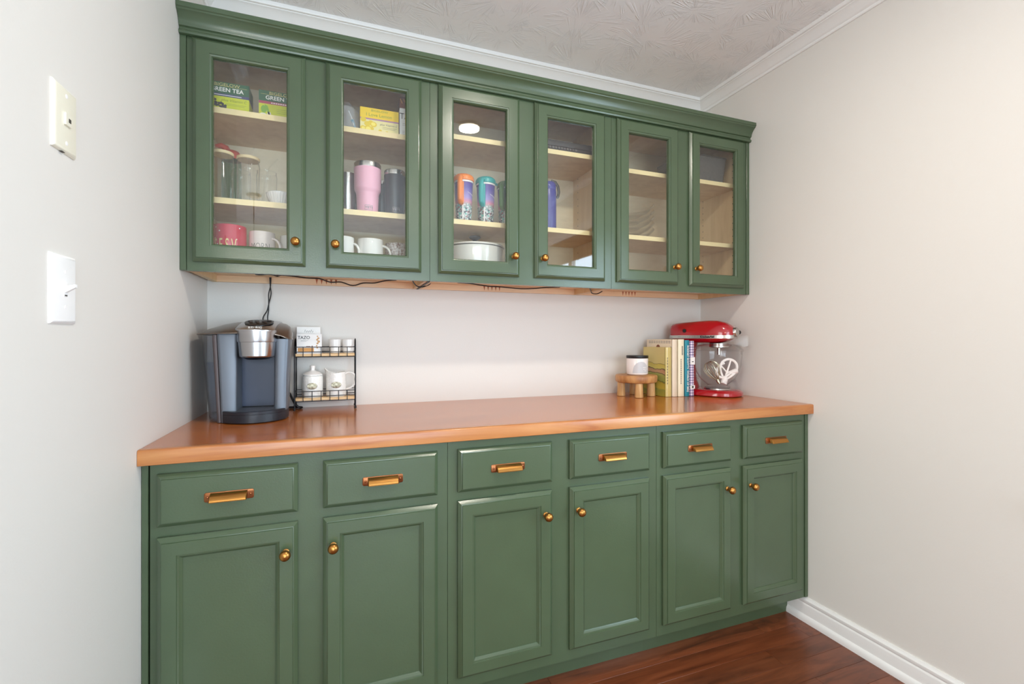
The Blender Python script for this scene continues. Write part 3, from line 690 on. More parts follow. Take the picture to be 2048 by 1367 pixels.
# second door, middle shelf: tumblers
M['steel'] = plain('brushed_steel', (200, 198, 194), 0.22, 1.0); M['pink'] = plain('pink_powder_coat', (240, 180, 200), 0.4, bump=(900, .1, .0005))
M['charcoal'] = plain('black_powder_coat', (40, 42, 48), 0.35, bump=(900, .1, .0005)); M['engr'] = plain('etched_steel', (150, 140, 140), 0.3, 0.8)
def insulated(lab, x, y, prof, band, mat, h, badge=None):
    r = thing('travel_tumbler', lab, 'tumbler', (x, y, SH1), 'insulated travel tumblers')
    B().lathe(prof, (x, y, SH1), 40).obj('tumbler_body', mat, r)
    rb = prof[-1][0]; z1 = prof[-1][1]
    B().lathe([(rb*.985, z1-.001), (rb*.99, z1+.001), (rb*1.0, h-.004), (rb*.985, h-.002), (rb*.96, h-.0035), (rb*.9, h-.0035)], (x, y, SH1), 40).obj('steel_rim', M['steel'], r)
    B().lathe([(0, h-.006), (rb*.93, h-.006), (rb*.96, h-.001), (rb*.90, h+.002), (0, h+.001)], (x, y, SH1), 40).obj('lid', M['clearplastic'], r)
    if badge:
        ra, za = badge
        text('lettering', 'YETI', .0118, (x, y, SH1+za), M['engr'], r, wrap=(ra+.0002, R(3)), sx=1.15, bold=.0004)
        b = B()
        for (a0, a1, zz0, zz1) in ((-18, 24, -.009, -.0078), (-18, 24, .0078, .009), (-18, -16.8, -.009, .009), (22.8, 24, -.009, .009)):
            n = 10; rr = []
            for k in range(n+1):
                a = R(a0+(a1-a0)*k/n); s_, c_ = math.sin(a), -math.cos(a)
                rr.append([(x+s_*q, y+c_*q, SH1+za+zz) for q, zz in ((ra+.0001, zz0), (ra+.0004, zz0), (ra+.0004, zz1), (ra+.0001, zz1))])
            b.rings(rr)
        b.obj('badge_frame', M['engr'], r, sharp=0)
    return r
insulated('large pink insulated tumbler with a narrow lower half', .562, -.222, [(0, .001), (.036, .001), (.0375, .004), (.0405, .074), (.0425, .081), (.0465, .088), (.0475, .095), (.0485, .168)], .018, M['pink'], .188, (.0385, .019))
insulated('black insulated tumbler with a straight body and steel rim, right of the pink one', .660, -.222, [(0, .001), (.0335, .001), (.035, .004), (.0392, .154)], .016, M['charcoal'], .172, (.0358, .021))
insulated('dark blue-black tumbler standing behind, between the pink and the black', .622, -.125, [(0, .001), (.031, .001), (.033, .004), (.037, .142)], .012, M['charcoal'], .158)
st = thing('travel_tumbler', 'plain brushed steel tumbler left of the pink one', 'tumbler', (.492, -.17, SH1), 'insulated travel tumblers')
B().lathe([(0, .001), (.031, .001), (.033, .004), (.036, .145), (.0365, .157), (.035, .158), (.034, .15), (.03, .01), (0, .008)], (.492, -.17, SH1), 36).obj('tumbler_body', M['steel'], st)
t = NT('red_white_spiral'); tc = t.n('ShaderNodeTexCoord'); sp = t.n('ShaderNodeSeparateXYZ'); t.l(tc.outputs['Object'], sp.inputs[0])
at = t.n('ShaderNodeMath', operation='ARCTAN2'); t.l(sp.outputs[1], at.inputs[0]); t.l(sp.outputs[0], at.inputs[1])
ma = t.n('ShaderNodeMath', operation='MULTIPLY_ADD'); t.l(sp.outputs[2], ma.inputs[0]); ma.inputs[1].default_value = 330; t.l(at.outputs[0], ma.inputs[2])
si = t.n('ShaderNodeMath', operation='SINE'); t.l(ma.outputs[0], si.inputs[0])
t.l(t.ramp(si.outputs[0], [(0.0, lin((238, 230, 228))), (0.25, lin((150, 42, 48)))], 'CONSTANT'), t.b.inputs['Base Color']); M['straw'] = t.m
sr = B(); sr.lathe([(.0042, .001), (.0042, .225), (.0034, .225), (.0034, .001)], (.699, -.262, SH1), 14); tag(sr.obj('drinking_straw', M['straw'], None, loc=(.699, -.262, SH1)), 'red and white spiral straw at the right edge of the second door', 'straw')

# third door: lidded refill mugs (printed sleeve kept abstract), clear cup, pot
t = NT('sunset_sleeve'); tc = t.n('ShaderNodeTexCoord'); sp = t.n('ShaderNodeSeparateXYZ'); t.l(tc.outputs['Object'], sp.inputs[0])
mr = t.n('ShaderNodeMapRange'); mr.inputs['From Min'].default_value = 0; mr.inputs['From Max'].default_value = .155; t.l(sp.outputs[2], mr.inputs['Value'])
base = t.ramp(mr.outputs[0], [(0.30, lin((236, 176, 176))), (0.48, lin((222, 140, 160))), (0.60, lin((160, 140, 200))), (0.85, lin((92, 80, 160))), (1.0, lin((96, 66, 146)))])
vo = t.n('ShaderNodeTexVoronoi'); vo.inputs['Scale'].default_value = 170; t.l(t.coord(), vo.inputs['Vector'])
sep = t.n('ShaderNodeSeparateColor'); t.l(vo.outputs['Color'], sep.inputs[0])
patch = t.ramp(sep.outputs[0], [(0.0, lin((214, 214, 214))), (0.26, lin((88, 88, 96))), (0.42, lin((158, 166, 164))), (0.74, lin((150, 90, 90))), (0.84, lin((110, 184, 170)))], 'CONSTANT')
mk = t.ramp(mr.outputs[0], [(0.40, (1, 1, 1)), (0.50, (0, 0, 0))])
mx = t.n('ShaderNodeMix', data_type='RGBA'); t.l(mk, mx.inputs[0]); t.l(base, mx.inputs[6]); t.l(patch, mx.inputs[7]); t.l(mx.outputs[2], t.b.inputs['Base Color']); t.b.inputs['Roughness'].default_value = 0.3
M['sleeve'] = t.m
def refill(lab, x, y, col, ha, tabdir=None):
    r = thing('refill_mug', lab, 'mug', (x, y, SH1), 'lidded refill mugs')
    m = plain('refill_lid', col, 0.35)
    b = B(); b.lathe([(0, .001), (.029, .001), (.0305, .003), (.0365, .158), (.035, .158), (0, .156)], (x, y, SH1), 36); o = b.obj('sleeve', M['sleeve'], r)
    ring = B(); ring.lathe([(.0372, .152), (.0385, .153), (.0385, .1585), (.0372, .1585)], (x, y, SH1), 36); ring.obj('rim', P['white'], r)
    b = B(); b.lathe([(0, .159), (.0395, .159), (.041, .161), (.041, .172), (.0395, .176), (.036, .181), (.030, .185), (0, .186)], (x, y, SH1), 36); b.obj('lid', m, r)
    ca, sa = math.cos(ha), math.sin(ha); pts = []
    pr = [(.036, .168), (.050, .166), (.060, .155), (.0625, .135), (.0625, .095), (.060, .076), (.050, .066), (.0405, .066), (.0375, .075), (.0375, .12), (.037, .15)]
    B().tube([(x+ca*q, y+sa*q, SH1+z) for q, z in pr], [(.0075, .0100)]*len(pr), 10).obj('handle', m, r)
    sb = B()
    a0 = ha+R(8)
    sb.box(-.0026, .0026, -.0348, -.0332, .006, .068)
    for v in sb.m.verts:
        q = -v.co.y+.0; q = q-.0020+(v.co.z)*.043; a = a0+v.co.x/.033; v.co = Vector((x+math.cos(a)*q, y+math.sin(a)*q, SH1+v.co.z))
    sb.obj('white_strip', P['white'], r, sharp=0)
    # white signature-like flourish across the sleeve, facing out
    pts = []
    for k in range(16):
        a = R(-78)+R(4)+(k/15)*R(52)-R(4); z = .113-.010*(k/15)+.0022*math.sin(k*2.1); q = .0305+(z-.003)*.0388+.0004
        pts.append((x+math.cos(a)*q, y+math.sin(a)*q, SH1+z))
    B().tube(pts, .0007, 5).obj('flourish_print', P['white'], r)
    if tabdir is not None:
        c2, s2 = math.cos(tabdir), math.sin(tabdir)
        B().tube([(x+c2*q, y+s2*q, SH1+z) for q, z in ((.036, .165), (.042, .166), (.050, .169))], [(.004, .007), (.003, .005), (.006, .006)], 8).obj('lid_tab', m, r)
    return r
refill('lidded refill mug with an orange lid and handle', .925, -.236, (240, 132, 40), R(-118))
refill('lidded refill mug with a teal lid and handle', 1.016, -.236, (24, 158, 156), R(-124), R(8))
refill('lidded refill mug with a green lid, partly behind the stile', 1.112, -.215, (84, 128, 48), R(-128))
r = thing('dome_cup', 'clear plastic cup with domed lid and straw behind the orange mug', 'cup', (.895, -.15, SH1))
B().lathe([(0, .001), (.028, .001), (.030, .004), (.040, .170), (.042, .172), (.042, .178), (.038, .192), (.026, .210), (.010, .217), (.010, .213), (.036, .190), (.039, .172), (.029, .008), (0, .006)], (.895, -.15, SH1), 32).obj('cup_body', M['glass'], r)
B().tube([(.895, -.15, SH1+.02), (.895, -.15, SH1+.22), (.905, -.15, SH1+.255)], .0035, 8).obj('straw', M['glass'], r)
r = thing('casserole_pot', 'wide white enamelled pot with dark rim and lid knob behind the third door', 'pot', (.995, -.150, BOT))
M['enamel'] = plain('cream_white_enamel', (240, 238, 232), 0.15, coat=0.5); M['darkknob'] = plain('dark_lid_knob', (70, 70, 74), 0.4)
b = B(); b.lathe([(0, .001), (.105, .001), (.112, .008), (.120, .040), (.122, .117), (.120, .119), (.116, .117), (.112, .02), (0, .012)], (.995, -.150, BOT), 56); b.obj('pot_body', M['enamel'], r)
B().lathe([(.1185, .1192), (.1228, .1192), (.1228, .1212), (.1185, .1212)], (.995, -.150, BOT), 56).obj('dark_rim', M['darkknob'], r)
B().lathe([(.1225, .1214), (.1235, .124), (.120, .129), (.08, .138), (.03, .143), (0, .144)], (.995, -.150, BOT), 56).obj('lid', M['enamel'], r)
B().lathe([(.008, .142), (.008, .155), (.014, .160), (.0235, .166), (.0250, .170), (.022, .173), (0, .174)], (.995, -.150, BOT), 28).obj('knob', M['darkknob'], r)
for a in (PI*.5, -PI*.5+PI):
    pass

# fourth door
M['violet'] = plain('violet_blue_bottle', (74, 76, 150), 0.3)
r = thing('water_bottle', 'violet-blue bottle with a black loop cap at the left of the fourth door', 'bottle', (1.312, -.190, SH1))
B().lathe([(0, .001), (.034, .001), (.036, .004), (.036, .175), (.034, .184), (0, .184)], (1.312, -.190, SH1), 32).obj('bottle_body', M['violet'], r)
B().lathe([(0, .1842), (.034, .1842), (.035, .187), (.035, .205), (.028, .216), (.010, .222), (0, .222)], (1.312, -.190, SH1), 32).obj('cap', M['violet'], r)
B().tube([(1.312+.010, -.200, SH1+.224), (1.312+.028, -.205, SH1+.218), (1.312+.040, -.207, SH1+.200), (1.312+.044, -.207, SH1+.176), (1.312+.041, -.205, SH1+.158), (1.312+.036, -.203, SH1+.150)], [(.006, .003)]*6, 8).obj('loop_handle', M['black'], r)
M['casegrey'] = plain('dark_grey_plastic', (62, 56, 54), 0.5); M['casegrey2'] = plain('mid_grey_plastic', (96, 90, 88), 0.5)
z0 = SH2[1]
r = thing('tool_case', 'dark grey flat case with a ribbed front on the top shelf of the fourth door', 'case', (1.37, -.17, z0))
B().box(1.215, 1.520, -.255, -.09, z0+.0005, z0+.030, .008, 2).obj('case_base', M['casegrey'], r)
B().box(1.218, 1.516, -.252, -.093, z0+.0305, z0+.058, .010, 2).obj('case_lid', M['casegrey'], r)
for k in range(14): B().box(1.232+k*.0135, 1.2415+k*.0135, -.2595, -.2552, z0+.016, z0+.026, .0008).obj('rib', M['casegrey2'], r)

# stacked clear bowls, fifth door
for k in range(5):
    z = SH1+.001+k*.0285
    o = B().lathe([(0, .001), (.045, .001), (.048, .004), (.085, .022), (.112, .046), (.114, .050), (.1125, .052), (.110, .0505), (.083, .026), (.046, .008), (0, .005)], (1.755, -.150, z), 48).obj('glass_bowl', M['glass'], None, loc=(1.755, -.150, z))
    tag(o, 'clear glass bowl behind the fifth door, '+['lowest of its stack', 'second from the bottom of its stack', 'middle one of its stack', 'second from the top of its stack', 'topmost of its stack'][k], 'bowl', 'stacked clear glass bowls')
# sixth door basket
t = NT('grey_woven_fabric'); br = t.n('ShaderNodeTexBrick'); br.inputs['Scale'].default_value = 90; br.inputs['Color1'].default_value = (*lin((112, 108, 104)), 1); br.inputs['Color2'].default_value = (*lin((92, 88, 86)), 1); br.inputs['Mortar'].default_value = (*lin((58, 55, 54)), 1); br.inputs['Mortar Size'].default_value = .03
mp = t.n('ShaderNodeMapping'); mp.inputs['Rotation'].default_value = (R(90), 0, 0); tc = t.n('ShaderNodeTexCoord'); t.l(tc.outputs['Object'], mp.inputs[0]); t.l(mp.outputs[0], br.inputs['Vector']); t.l(br.outputs[0], t.b.inputs['Base Color']); t.b.inputs['Roughness'].default_value = 0.9; t.bump(br.outputs['Fac'], .4, .001); M['weave'] = t.m
z0 = SH2[2]; b = B()
def rrect(x0, x1, y0, y1, z, q=.012, n=4):
    pts = []
    for (cx_, cy_, a0) in ((x1-q, y0+q, -90), (x1-q, y1-q, 0), (x0+q, y1-q, 90), (x0+q, y0+q, 180)):
        for k in range(n+1):
            a = R(a0+90*k/n); pts.append((cx_+q*math.cos(a), cy_+q*math.sin(a), z))
    return pts
b.rings([rrect(2.008, 2.230, -.245, -.045, z0+.001), rrect(2.002, 2.238, -.251, -.039, z0+.06), rrect(1.998, 2.245, -.256, -.034, z0+.128), rrect(2.002, 2.241, -.252, -.038, z0+.128), rrect(2.012, 2.226, -.241, -.049, z0+.006)])
bk = b.obj('fabric_basket', M['weave'], None, loc=(2.12, -.145, z0), sharp=30); tag(bk, 'dark grey woven basket on the top shelf of the sixth door', 'basket')
b = B(); pts = rrect(1.9975, 2.2455, -.2565, -.0335, z0+.129); b.tube(pts, .0035, 6, closed=True); b.obj('rim_binding', M['casegrey'], bk)

# ------------------------------------------------------------------ cords under the wall cabinets
ZU = UZ0+.0235
def cord(name, lab, pts, r=.0024, smooth=4):
    out = []; Pp = [Vector(p) for p in pts]
    for i in range(len(Pp)-1):
        p0, p1, p2, p3 = Pp[max(i-1, 0)], Pp[i], Pp[i+1], Pp[min(i+2, len(Pp)-1)]
        for k in range(smooth):
            u = k/smooth; out.append(.5*((2*p1)+(-p0+p2)*u+(2*p0-5*p1+4*p2-p3)*u*u+(-p0+3*p1-3*p2+p3)*u**3))
    out.append(Pp[-1])
    o = B().tube(out, r, 7).obj(name, M['wire'], None, loc=tuple(Pp[0]), sharp=60)
    return tag(o, lab, 'cord') if lab else o
cord('under_cabinet_cord', 'thin black cord wandering under the left wall cabinet', [(.186, -.118, ZU), (.176, -.105, ZU), (.184, -.093, ZU), (.20, -.10, ZU), (.215, -.118, ZU), (.230, -.112, ZU), (.243, -.075, ZU), (.252, -.09, ZU), (.264, -.112, ZU), (.30, -.092, ZU), (.345, -.055, ZU), (.39, -.06, ZU-.001), (.43, -.030, ZU-.010), (.47, -.030, ZU-.008), (.515, -.028, ZU-.020), (.555, -.028, ZU-.008), (.600, -.030, ZU-.006), (.640, -.075, ZU), (.679, -.11, ZU)])
cord('under_cabinet_cord', 'thin black cord sagging under the middle wall cabinet', [(.93, -.113, ZU), (.989, -.096, ZU), (1.05, -.055, ZU), (1.10, -.030, ZU-.001), (1.14, -.032, ZU-.001), (1.19, -.035, ZU-.004), (1.25, -.033, ZU-.006), (1.31, -.035, ZU-.003), (1.36, -.07, ZU), (1.411, -.106, ZU)])
cord('under_cabinet_cord', 'short black cord end crossing below the joint of the left and middle wall cabinets', [(.712, -.285, UZ0+.020), (.735, -.20, UZ0+.004), (.757, -.150, UZ0-.003), (.780, -.140, UZ0-.003), (.800, -.160, UZ0+.004), (.805, -.17, UZ0+.010)])
cord('under_cabinet_cord', 'short black cord end below the joint of the middle and right wall cabinets', [(1.484, -.247, UZ0+.012), (1.530, -.18, UZ0+.003), (1.560, -.140, UZ0-.003), (1.592, -.130, UZ0-.003), (1.600, -.16, UZ0+.006)])
tp = B().box(.7715, .7795, -.300, -.026, UZ0-.0022, UZ0-.0002); tag(tp.obj('cable_strip', M['wire'], None, loc=(.7755, -.16, UZ0)), 'flat black cable strip along the joint of the left and middle wall cabinets', 'cable')
# supply cord dropping behind the coffee maker: two strands, twisted once
sc_ = thing('hanging_cord', 'pair of black cords hanging from the wall cabinet down behind the coffee maker', 'cord', (.212, -.022, 1.42))
def spl(pts, n=6):
    out = []; Pp = [Vector(p) for p in pts]
    for i in range(len(Pp)-1):
        p0, p1, p2, p3 = Pp[max(i-1, 0)], Pp[i], Pp[i+1], Pp[min(i+2, len(Pp)-1)]
        for k in range(n):
            u = k/n; out.append(.5*((2*p1)+(-p0+p2)*u+(2*p0-5*p1+4*p2-p3)*u*u+(-p0+3*p1-3*p2+p3)*u**3))
    out.append(Pp[-1]); return out
B().tube(spl([(.213, -.030, 1.423), (.214, -.024, 1.39), (.216, -.020, 1.36), (.208, -.014, 1.325), (.201, -.014, 1.295), (.188, -.012, 1.27), (.188, -.012, 1.24), (.192, -.012, 1.20), (.195, -.010, 1.10)]), .0021, 7).obj('strand', M['wire'], sc_)
B().tube(spl([(.217, -.030, 1.423), (.214, -.020, 1.39), (.208, -.020, 1.36), (.207, -.012, 1.325), (.206, -.012, 1.295), (.203, -.012, 1.27), (.205, -.012, 1.24), (.206, -.012, 1.20), (.206, -.010, 1.10)]), .0021, 7).obj('strand', M['wire'], sc_)

# ------------------------------------------------------------------ coffee maker
ZC = .9148
cm = thing('coffee_maker', 'silver and black coffee maker with side water tank at the counter left end', 'coffee maker', (.19, -.17, ZC))
M['brushed'] = plain('slate_brushed_metal', (106, 113, 122), 0.42, 0.5, bump=(500, .03, .0005))
M['chrome'] = plain('brushed_nickel', (184, 184, 186), 0.26, 1.0)
M['bronze'] = plain('brushed_dark_nickel', (128, 116, 106), 0.3, 0.9)
M['navy'] = plain('dark_slate_plastic', (24, 27, 36), 0.4); M['navy2'] = plain('cavity_slate_plastic', (42, 52, 76), 0.4)
# housing: left pillar, right pillar, cavity back
def ring4(x0, x1, yf, yb, z, q=.012, n=4): return rrect(x0, x1, yf, yb, z, q, n)
b = B(); b.rings([ring4(.106, .150, -.300, -.10, ZC+.001, .008), ring4(.102, .150, -.298, -.10, ZC+.10, .008), ring4(.092, .150, -.292, -.10, ZC+.268, .010), ring4(.090, .150, -.288, -.10, ZC+.288, .010)]); b.obj('left_pillar', M['brushed'], cm)
b = B(); b.rings([ring4(.257, .2975, -.286, -.19, ZC+.034, .012), ring4(.257, .300, -.286, -.19, ZC+.14, .014), ring4(.257, .3065, -.284, -.19, ZC+.272, .016)]); b.obj('right_pillar', M['brushed'], cm)
b = B(); b.rings([ring4(.115, .270, -.200, -.025, ZC+.0012, .02), ring4(.112, .272, -.200, -.025, ZC+.15, .02), ring4(.106, .276, -.195, -.025, ZC+.290, .03)]); b.obj('rear_housing', M['navy'], cm)
B().box(.150, .259, -.2045, -.2002, ZC+.040, ZC+.215).obj('cavity_panel', M['navy2'], cm, sharp=0)
# tapered accent strip between tank and pillar
M['taupe'] = plain('taupe_trim', (84, 74, 74), 0.4, 0.4)
b = B(); b.rings([ring4(.093, .106, -.290, -.12, ZC+.001, .004), ring4(.076, .092, -.280, -.12, ZC+.285, .005)]); b.obj('side_trim', M['taupe'], cm)
# water tank on the left
def tank_ring(cx_, z, rx, ry, n=20):
    pts = []
    for k in range(n+1):
        a = R(90+180*k/n); pts.append((cx_+rx*math.cos(a), -.172+ry*math.sin(a), z))
    return pts
b = B(); b.rings([tank_ring(.094, ZC+.004, .042, .106), tank_ring(.088, ZC+.10, .046, .106), tank_ring(.080, ZC+.22, .048, .104), tank_ring(.076, ZC+.290, .046, .100)]); b.obj('water_tank', M['tank'], cm)
b = B(); b.rings([tank_ring(.0935, ZC+.010, .039, .102), tank_ring(.088, ZC+.10, .043, .102), tank_ring(.083, ZC+.196, .044, .100)]); b.obj('tank_water', M['water'], cm)
# lid shoulders and centre hood
def hood(b, secs, n=12):
    """secs: (x, yfront, yback, z_edge, z_top)"""
    rr = []
    for x, yf, yb, ze, zt in secs:
        ring = [(x, yf, ze)]
        for k in range(1, n):
            u = k/n; ring.append((x, yf+(yb-yf)*(u**1.15), ze+(zt-ze)*math.sin(PI*min(u*.62+.0, .5)) if u < .8 else zt-(zt-ze)*.25*(u-.8)/.2))
        ring.append((x, yb, ze+.01)); ring.append((x, yb, ze-.006)); ring.append((x, yf, ze-.003)); rr.append(ring)
    b.rings(rr)
b = B(); hood(b, [(.024, -.235, -.06, ZC+.289, ZC+.297), (.045, -.266, -.04, ZC+.290, ZC+.310), (.085, -.291, -.03, ZC+.291, ZC+.325), (.125, -.298, -.028, ZC+.292, ZC+.333), (.1545, -.300, -.028, ZC+.293, ZC+.335)]); b.obj('left_shoulder', M['bronze'], cm, sharp=50)
b = B(); hood(b, [(.2555, -.300, -.028, ZC+.290, ZC+.333), (.280, -.296, -.05, ZC+.284, ZC+.327), (.298, -.289, -.14, ZC+.276, ZC+.316), (.3085, -.275, -.20, ZC+.274, ZC+.296)]); b.obj('right_shoulder', M['bronze'], cm, sharp=50)
b = B(); hood(b, [(.1480, -.312, -.028, ZC+.303, ZC+.336), (.156, -.322, -.028, ZC+.302, ZC+.338), (.175, -.336, -.028, ZC+.302, ZC+.340), (.207, -.342, -.028, ZC+.302, ZC+.341), (.238, -.336, -.028, ZC+.301, ZC+.340), (.256, -.322, -.028, ZC+.300, ZC+.337), (.2620, -.312, -.028, ZC+.300, ZC+.335)]); b.obj('centre_hood', M['chrome'], cm, sharp=50)
b = B(); hood(b, [(.1540, -.3008, -.03, ZC+.292, ZC+.3354), (.1568, -.3008, -.03, ZC+.292, ZC+.3354)]); hood(b, [(.2532, -.3008, -.03, ZC+.289, ZC+.3334), (.2560, -.3008, -.03, ZC+.289, ZC+.3334)]); b.obj('seam', M['black'], cm, sharp=0)
# sloping black control panel with buttons
b = B(); n = 24; rr = []
def hood_z(y):   # top surface of the hood
    u = ((y+.340)/(.312))**(1/1.15) if y > -.340 else 0
    return ZC+.302+.038*math.sin(PI*min(u*.62, .5))
for sc2, dz in ((1.0, .000), (1.0, .0022), (.94, .0035)):
    rr.append([(.207+.044*sc2*math.cos(2*PI*k/n), -.232+.070*sc2*math.sin(2*PI*k/n), hood_z(-.232+.070*sc2*math.sin(2*PI*k/n))+dz) for k in range(n)])
b.rings(rr); b.obj('control_panel', M['black'], cm)
for (bx_, by_) in ((.186, -.262), (.207, -.268), (.228, -.262)): B().lathe([(0, .0052), (.0045, .0048), (.0058, .0030)], (bx_, by_, hood_z(by_)+.0008), 14).obj('button', M['bronze'], cm)
for (bx_, by_) in ((.180, -.235), (.200, -.240), (.222, -.240), (.236, -.225)): B().lathe([(0, .0066), (.0065, .006), (.008, .003)], (bx_, by_, hood_z(by_)+.0008), 14).obj('button', M['casegrey'], cm)
nx = Matrix(((1, 0, 0), (0, .55, -.83), (0, .83, .55)))
text('lettering', 'KEURIG', .0098, (.207, -.3225, hood_z(-.3225)+.0012), P['white'], cm, M3=nx, sx=1.2)
# brew head
def arcring(cx_, cy_, rx, ry, z, n=28, a0=180, a1=360, back=.06):
    pts = [(cx_+rx*math.cos(R(a0+(a1-a0)*k/n)), cy_+ry*math.sin(R(a0+(a1-a0)*k/n)), z) for k in range(n+1)]
    return pts+[(cx_+rx, cy_+back, z), (cx_-rx, cy_+back, z)]
b = B(); b.rings([arcring(.2065, -.272, .0595, .066, ZC+.262), arcring(.2065, -.272, .0605, .067, ZC+.266), arcring(.2065, -.272, .0605, .067, ZC+.300)]); b.obj('brew_head_collar', M['chrome'], cm)
b = B(); b.rings([arcring(.2065, -.272, .0515, .057, ZC+.212), arcring(.2065, -.272, .0545, .0605, ZC+.216), arcring(.2065, -.272, .0575, .0635, ZC+.2615)]); b.obj('brew_head', M['chrome'], cm)
b = B(); b.rings([arcring(.205, -.268, .030, .040, ZC+.204), arcring(.205, -.270, .044, .052, ZC+.2118)]); b.obj('brew_nozzle', M['black'], cm)
# base with drip tray
def trayring(z, q=0.0):
    pts = []
    for x, y in ((.108, -.290), (.112, -.305), (.135, -.326), (.160, -.340), (.183, -.347), (.210, -.346), (.240, -.337), (.268, -.318), (.290, -.292), (.296, -.270)):
        pts.append((x+(.2-x)*q, y+(-.27-y)*q, z))
    return pts+[(.296, -.21, z), (.108, -.21, z)]
b = B(); b.rings([trayring(ZC+.0012, .03), trayring(ZC+.003), trayring(ZC+.028)]); b.obj('base', M['navy'], cm, sharp=30)
b = B(); b.rings([trayring(ZC+.0285, .004), trayring(ZC+.0375), trayring(ZC+.0385, .02), trayring(ZC+.0385, .10), trayring(ZC+.036, .11)], True, True); b.obj('drip_tray', M['navy'], cm, sharp=30)
t = NT('drip_grille'); vo = t.n('ShaderNodeTexVoronoi'); vo.inputs['Scale'].default_value = 190; vo.inputs['Randomness'].default_value = .2; t.l(t.coord(), vo.inputs['Vector'])
t.l(t.ramp(vo.outputs['Distance'], [(0.22, lin((10, 10, 12))), (0.36, lin((120, 124, 130)))]), t.b.inputs['Base Color']); t.b.inputs['Metallic'].default_value = .6; t.b.inputs['Roughness'].default_value = .3
b = B(); b.rings([trayring(ZC+.0365, .14), trayring(ZC+.0378, .14)]); b.obj('drip_grille', t.m, cm, sharp=0)
cordp = spl([(.27, -.03, ZC+.08), (.285, -.035, ZC+.055), (.302, -.050, ZC+.022), (.318, -.052, ZC+.006), (.325, -.035, ZC+.0048), (.300, -.024, ZC+.0048), (.262, -.022, ZC+.0048)])
B().tube(cordp, .0042, 8).obj('power_cord', M['wire'], cm)

# ------------------------------------------------------------------ wire rack with tea and jars
rk = thing('counter_rack', 'two-tier black wire rack with wooden shelves beside the coffee maker', 'rack', (.414, -.065, ZC))
xl, xr, yf, yb = .305, .523, -.100, -.022
for xx in (xl, xr):
    b = B(); b.tube(spl([(xx, yf, ZC+.006), (xx, yf, ZC+.12), (xx, yf+.004, ZC+.225), (xx, (yf+yb)/2, ZC+.272), (xx, yb-.004, ZC+.225), (xx, yb, ZC+.12), (xx, yb, ZC+.006)], 6), .0024, 8)
    for yy in (yf, yb): b.lathe([(0, .0005), (.004, .0005), (.0045, .003), (.004, .008), (.0028, .010)], (xx, yy, ZC), 10)
    b.obj('side_frame', M['iron'], rk)
rackwood = wood('pale_rack_wood', lin((206, 164, 112)), lin((224, 186, 136)), lin((234, 202, 156)), (2, 14, 14), 3, .5)
for zs, hh in ((ZC+.203, .038), (ZC+.034, .038)):
    B().box(xl+.003, xr-.003, yf+.003, yb-.003, zs+.0025, zs+.0125, .0008).obj('wood_shelf', rackwood, rk)
    for z in (zs, zs+.019, zs+hh):
        b = B(); rw = .0014
        b.tube([(xl, yf, z), (xr, yf, z)], rw, 6); b.tube([(xl, yb, z), (xr, yb, z)], rw, 6)
        b.tube([(xl, yf, z), (xl, yb, z)], rw, 6); b.tube([(xr, yf, z), (xr, yb, z)], rw, 6)
        b.obj('rail', M['iron'], rk)
    for k in range(1, 7):
        xx = xl+(xr-xl)*(k-.06)/6.9
        B().tube([(xx, yf-.001, zs), (xx, yf-.001, zs+hh)], .0013, 6).obj('upright', M['iron'], rk)
        B().tube([(xx, yb+.001, zs), (xx, yb+.001, zs+hh)], .0013, 6).obj('upright', M['iron'], rk)
RZ1 = ZC+.203+.0127; RZ0 = ZC+.034+.0127
r = thing('tea_box', 'small white tea box with a black logo in front on the upper rack shelf', 'tea box', (.355, -.080, RZ1), 'tea boxes')
banded_box(.312, .400, -.094, -.068, [(RZ1, RZ1+.010, 0), (RZ1+.010, RZ1+.075, 1)]).obj('carton', [P['pale'], P['white']], r, sharp=0)
text('lettering', 'TAZO', .0165, (.337, -.0942, RZ1+.061), P['black'], r, sx=.95, bold=.0002)
b = B(); lines(b, .326, .352, -.094, [RZ1+.050, RZ1+.047], .0008); b.obj('small_print', P['grey'], r, sharp=0)
b = B(); b.box(.316, .372, -.0943, -.094, RZ1+.008, RZ1+.022); b.obj('orange_print', P['orange'], r, sharp=0)
b = B()
for k, (x, z, q) in enumerate([(.385, .066, .003), (.388, .059, .004), (.384, .053, .004), (.389, .046, .005), (.385, .039, .004), (.382, .030, .003), (.384, .022, .003)]): blob(b, x, -.094, RZ1+z, q, q*.9)
b.obj('flower_print', P['tan'], r, sharp=0)
b = B(); blob(b, .366, -.0942, RZ1+.028, .0022, .0025); lines(b, .345, .360, -.094, [RZ1+.027], .002); b.obj('small_print', P['brown'], r, sharp=0)
r = thing('tea_box', 'plain white packet with pale script, standing behind the small tea box', 'tea box', (.352, -.045, RZ1), 'tea boxes')
B().box(.309, .394, -.055, -.030, RZ1, RZ1+.103, .0006).obj('carton', P['white'], r)
b = B(); b.tube(spl([(.336+.0036*k, -.0553, RZ1+.084+(.0055 if k % 2 else -.003)*(1.5 if k in (1, 7) else .8)) for k in range(10)], 4), .0005, 5); b.obj('script_print', P['grey'], r)
b = B(); pts = [(.352+.028*math.cos(R(20+140*k/14)), -.0553, RZ1+.076+.022*math.sin(R(20+140*k/14))) for k in range(15)]; b.tube(pts, .0004, 5); b.obj('arch_print', P['pale'], r)
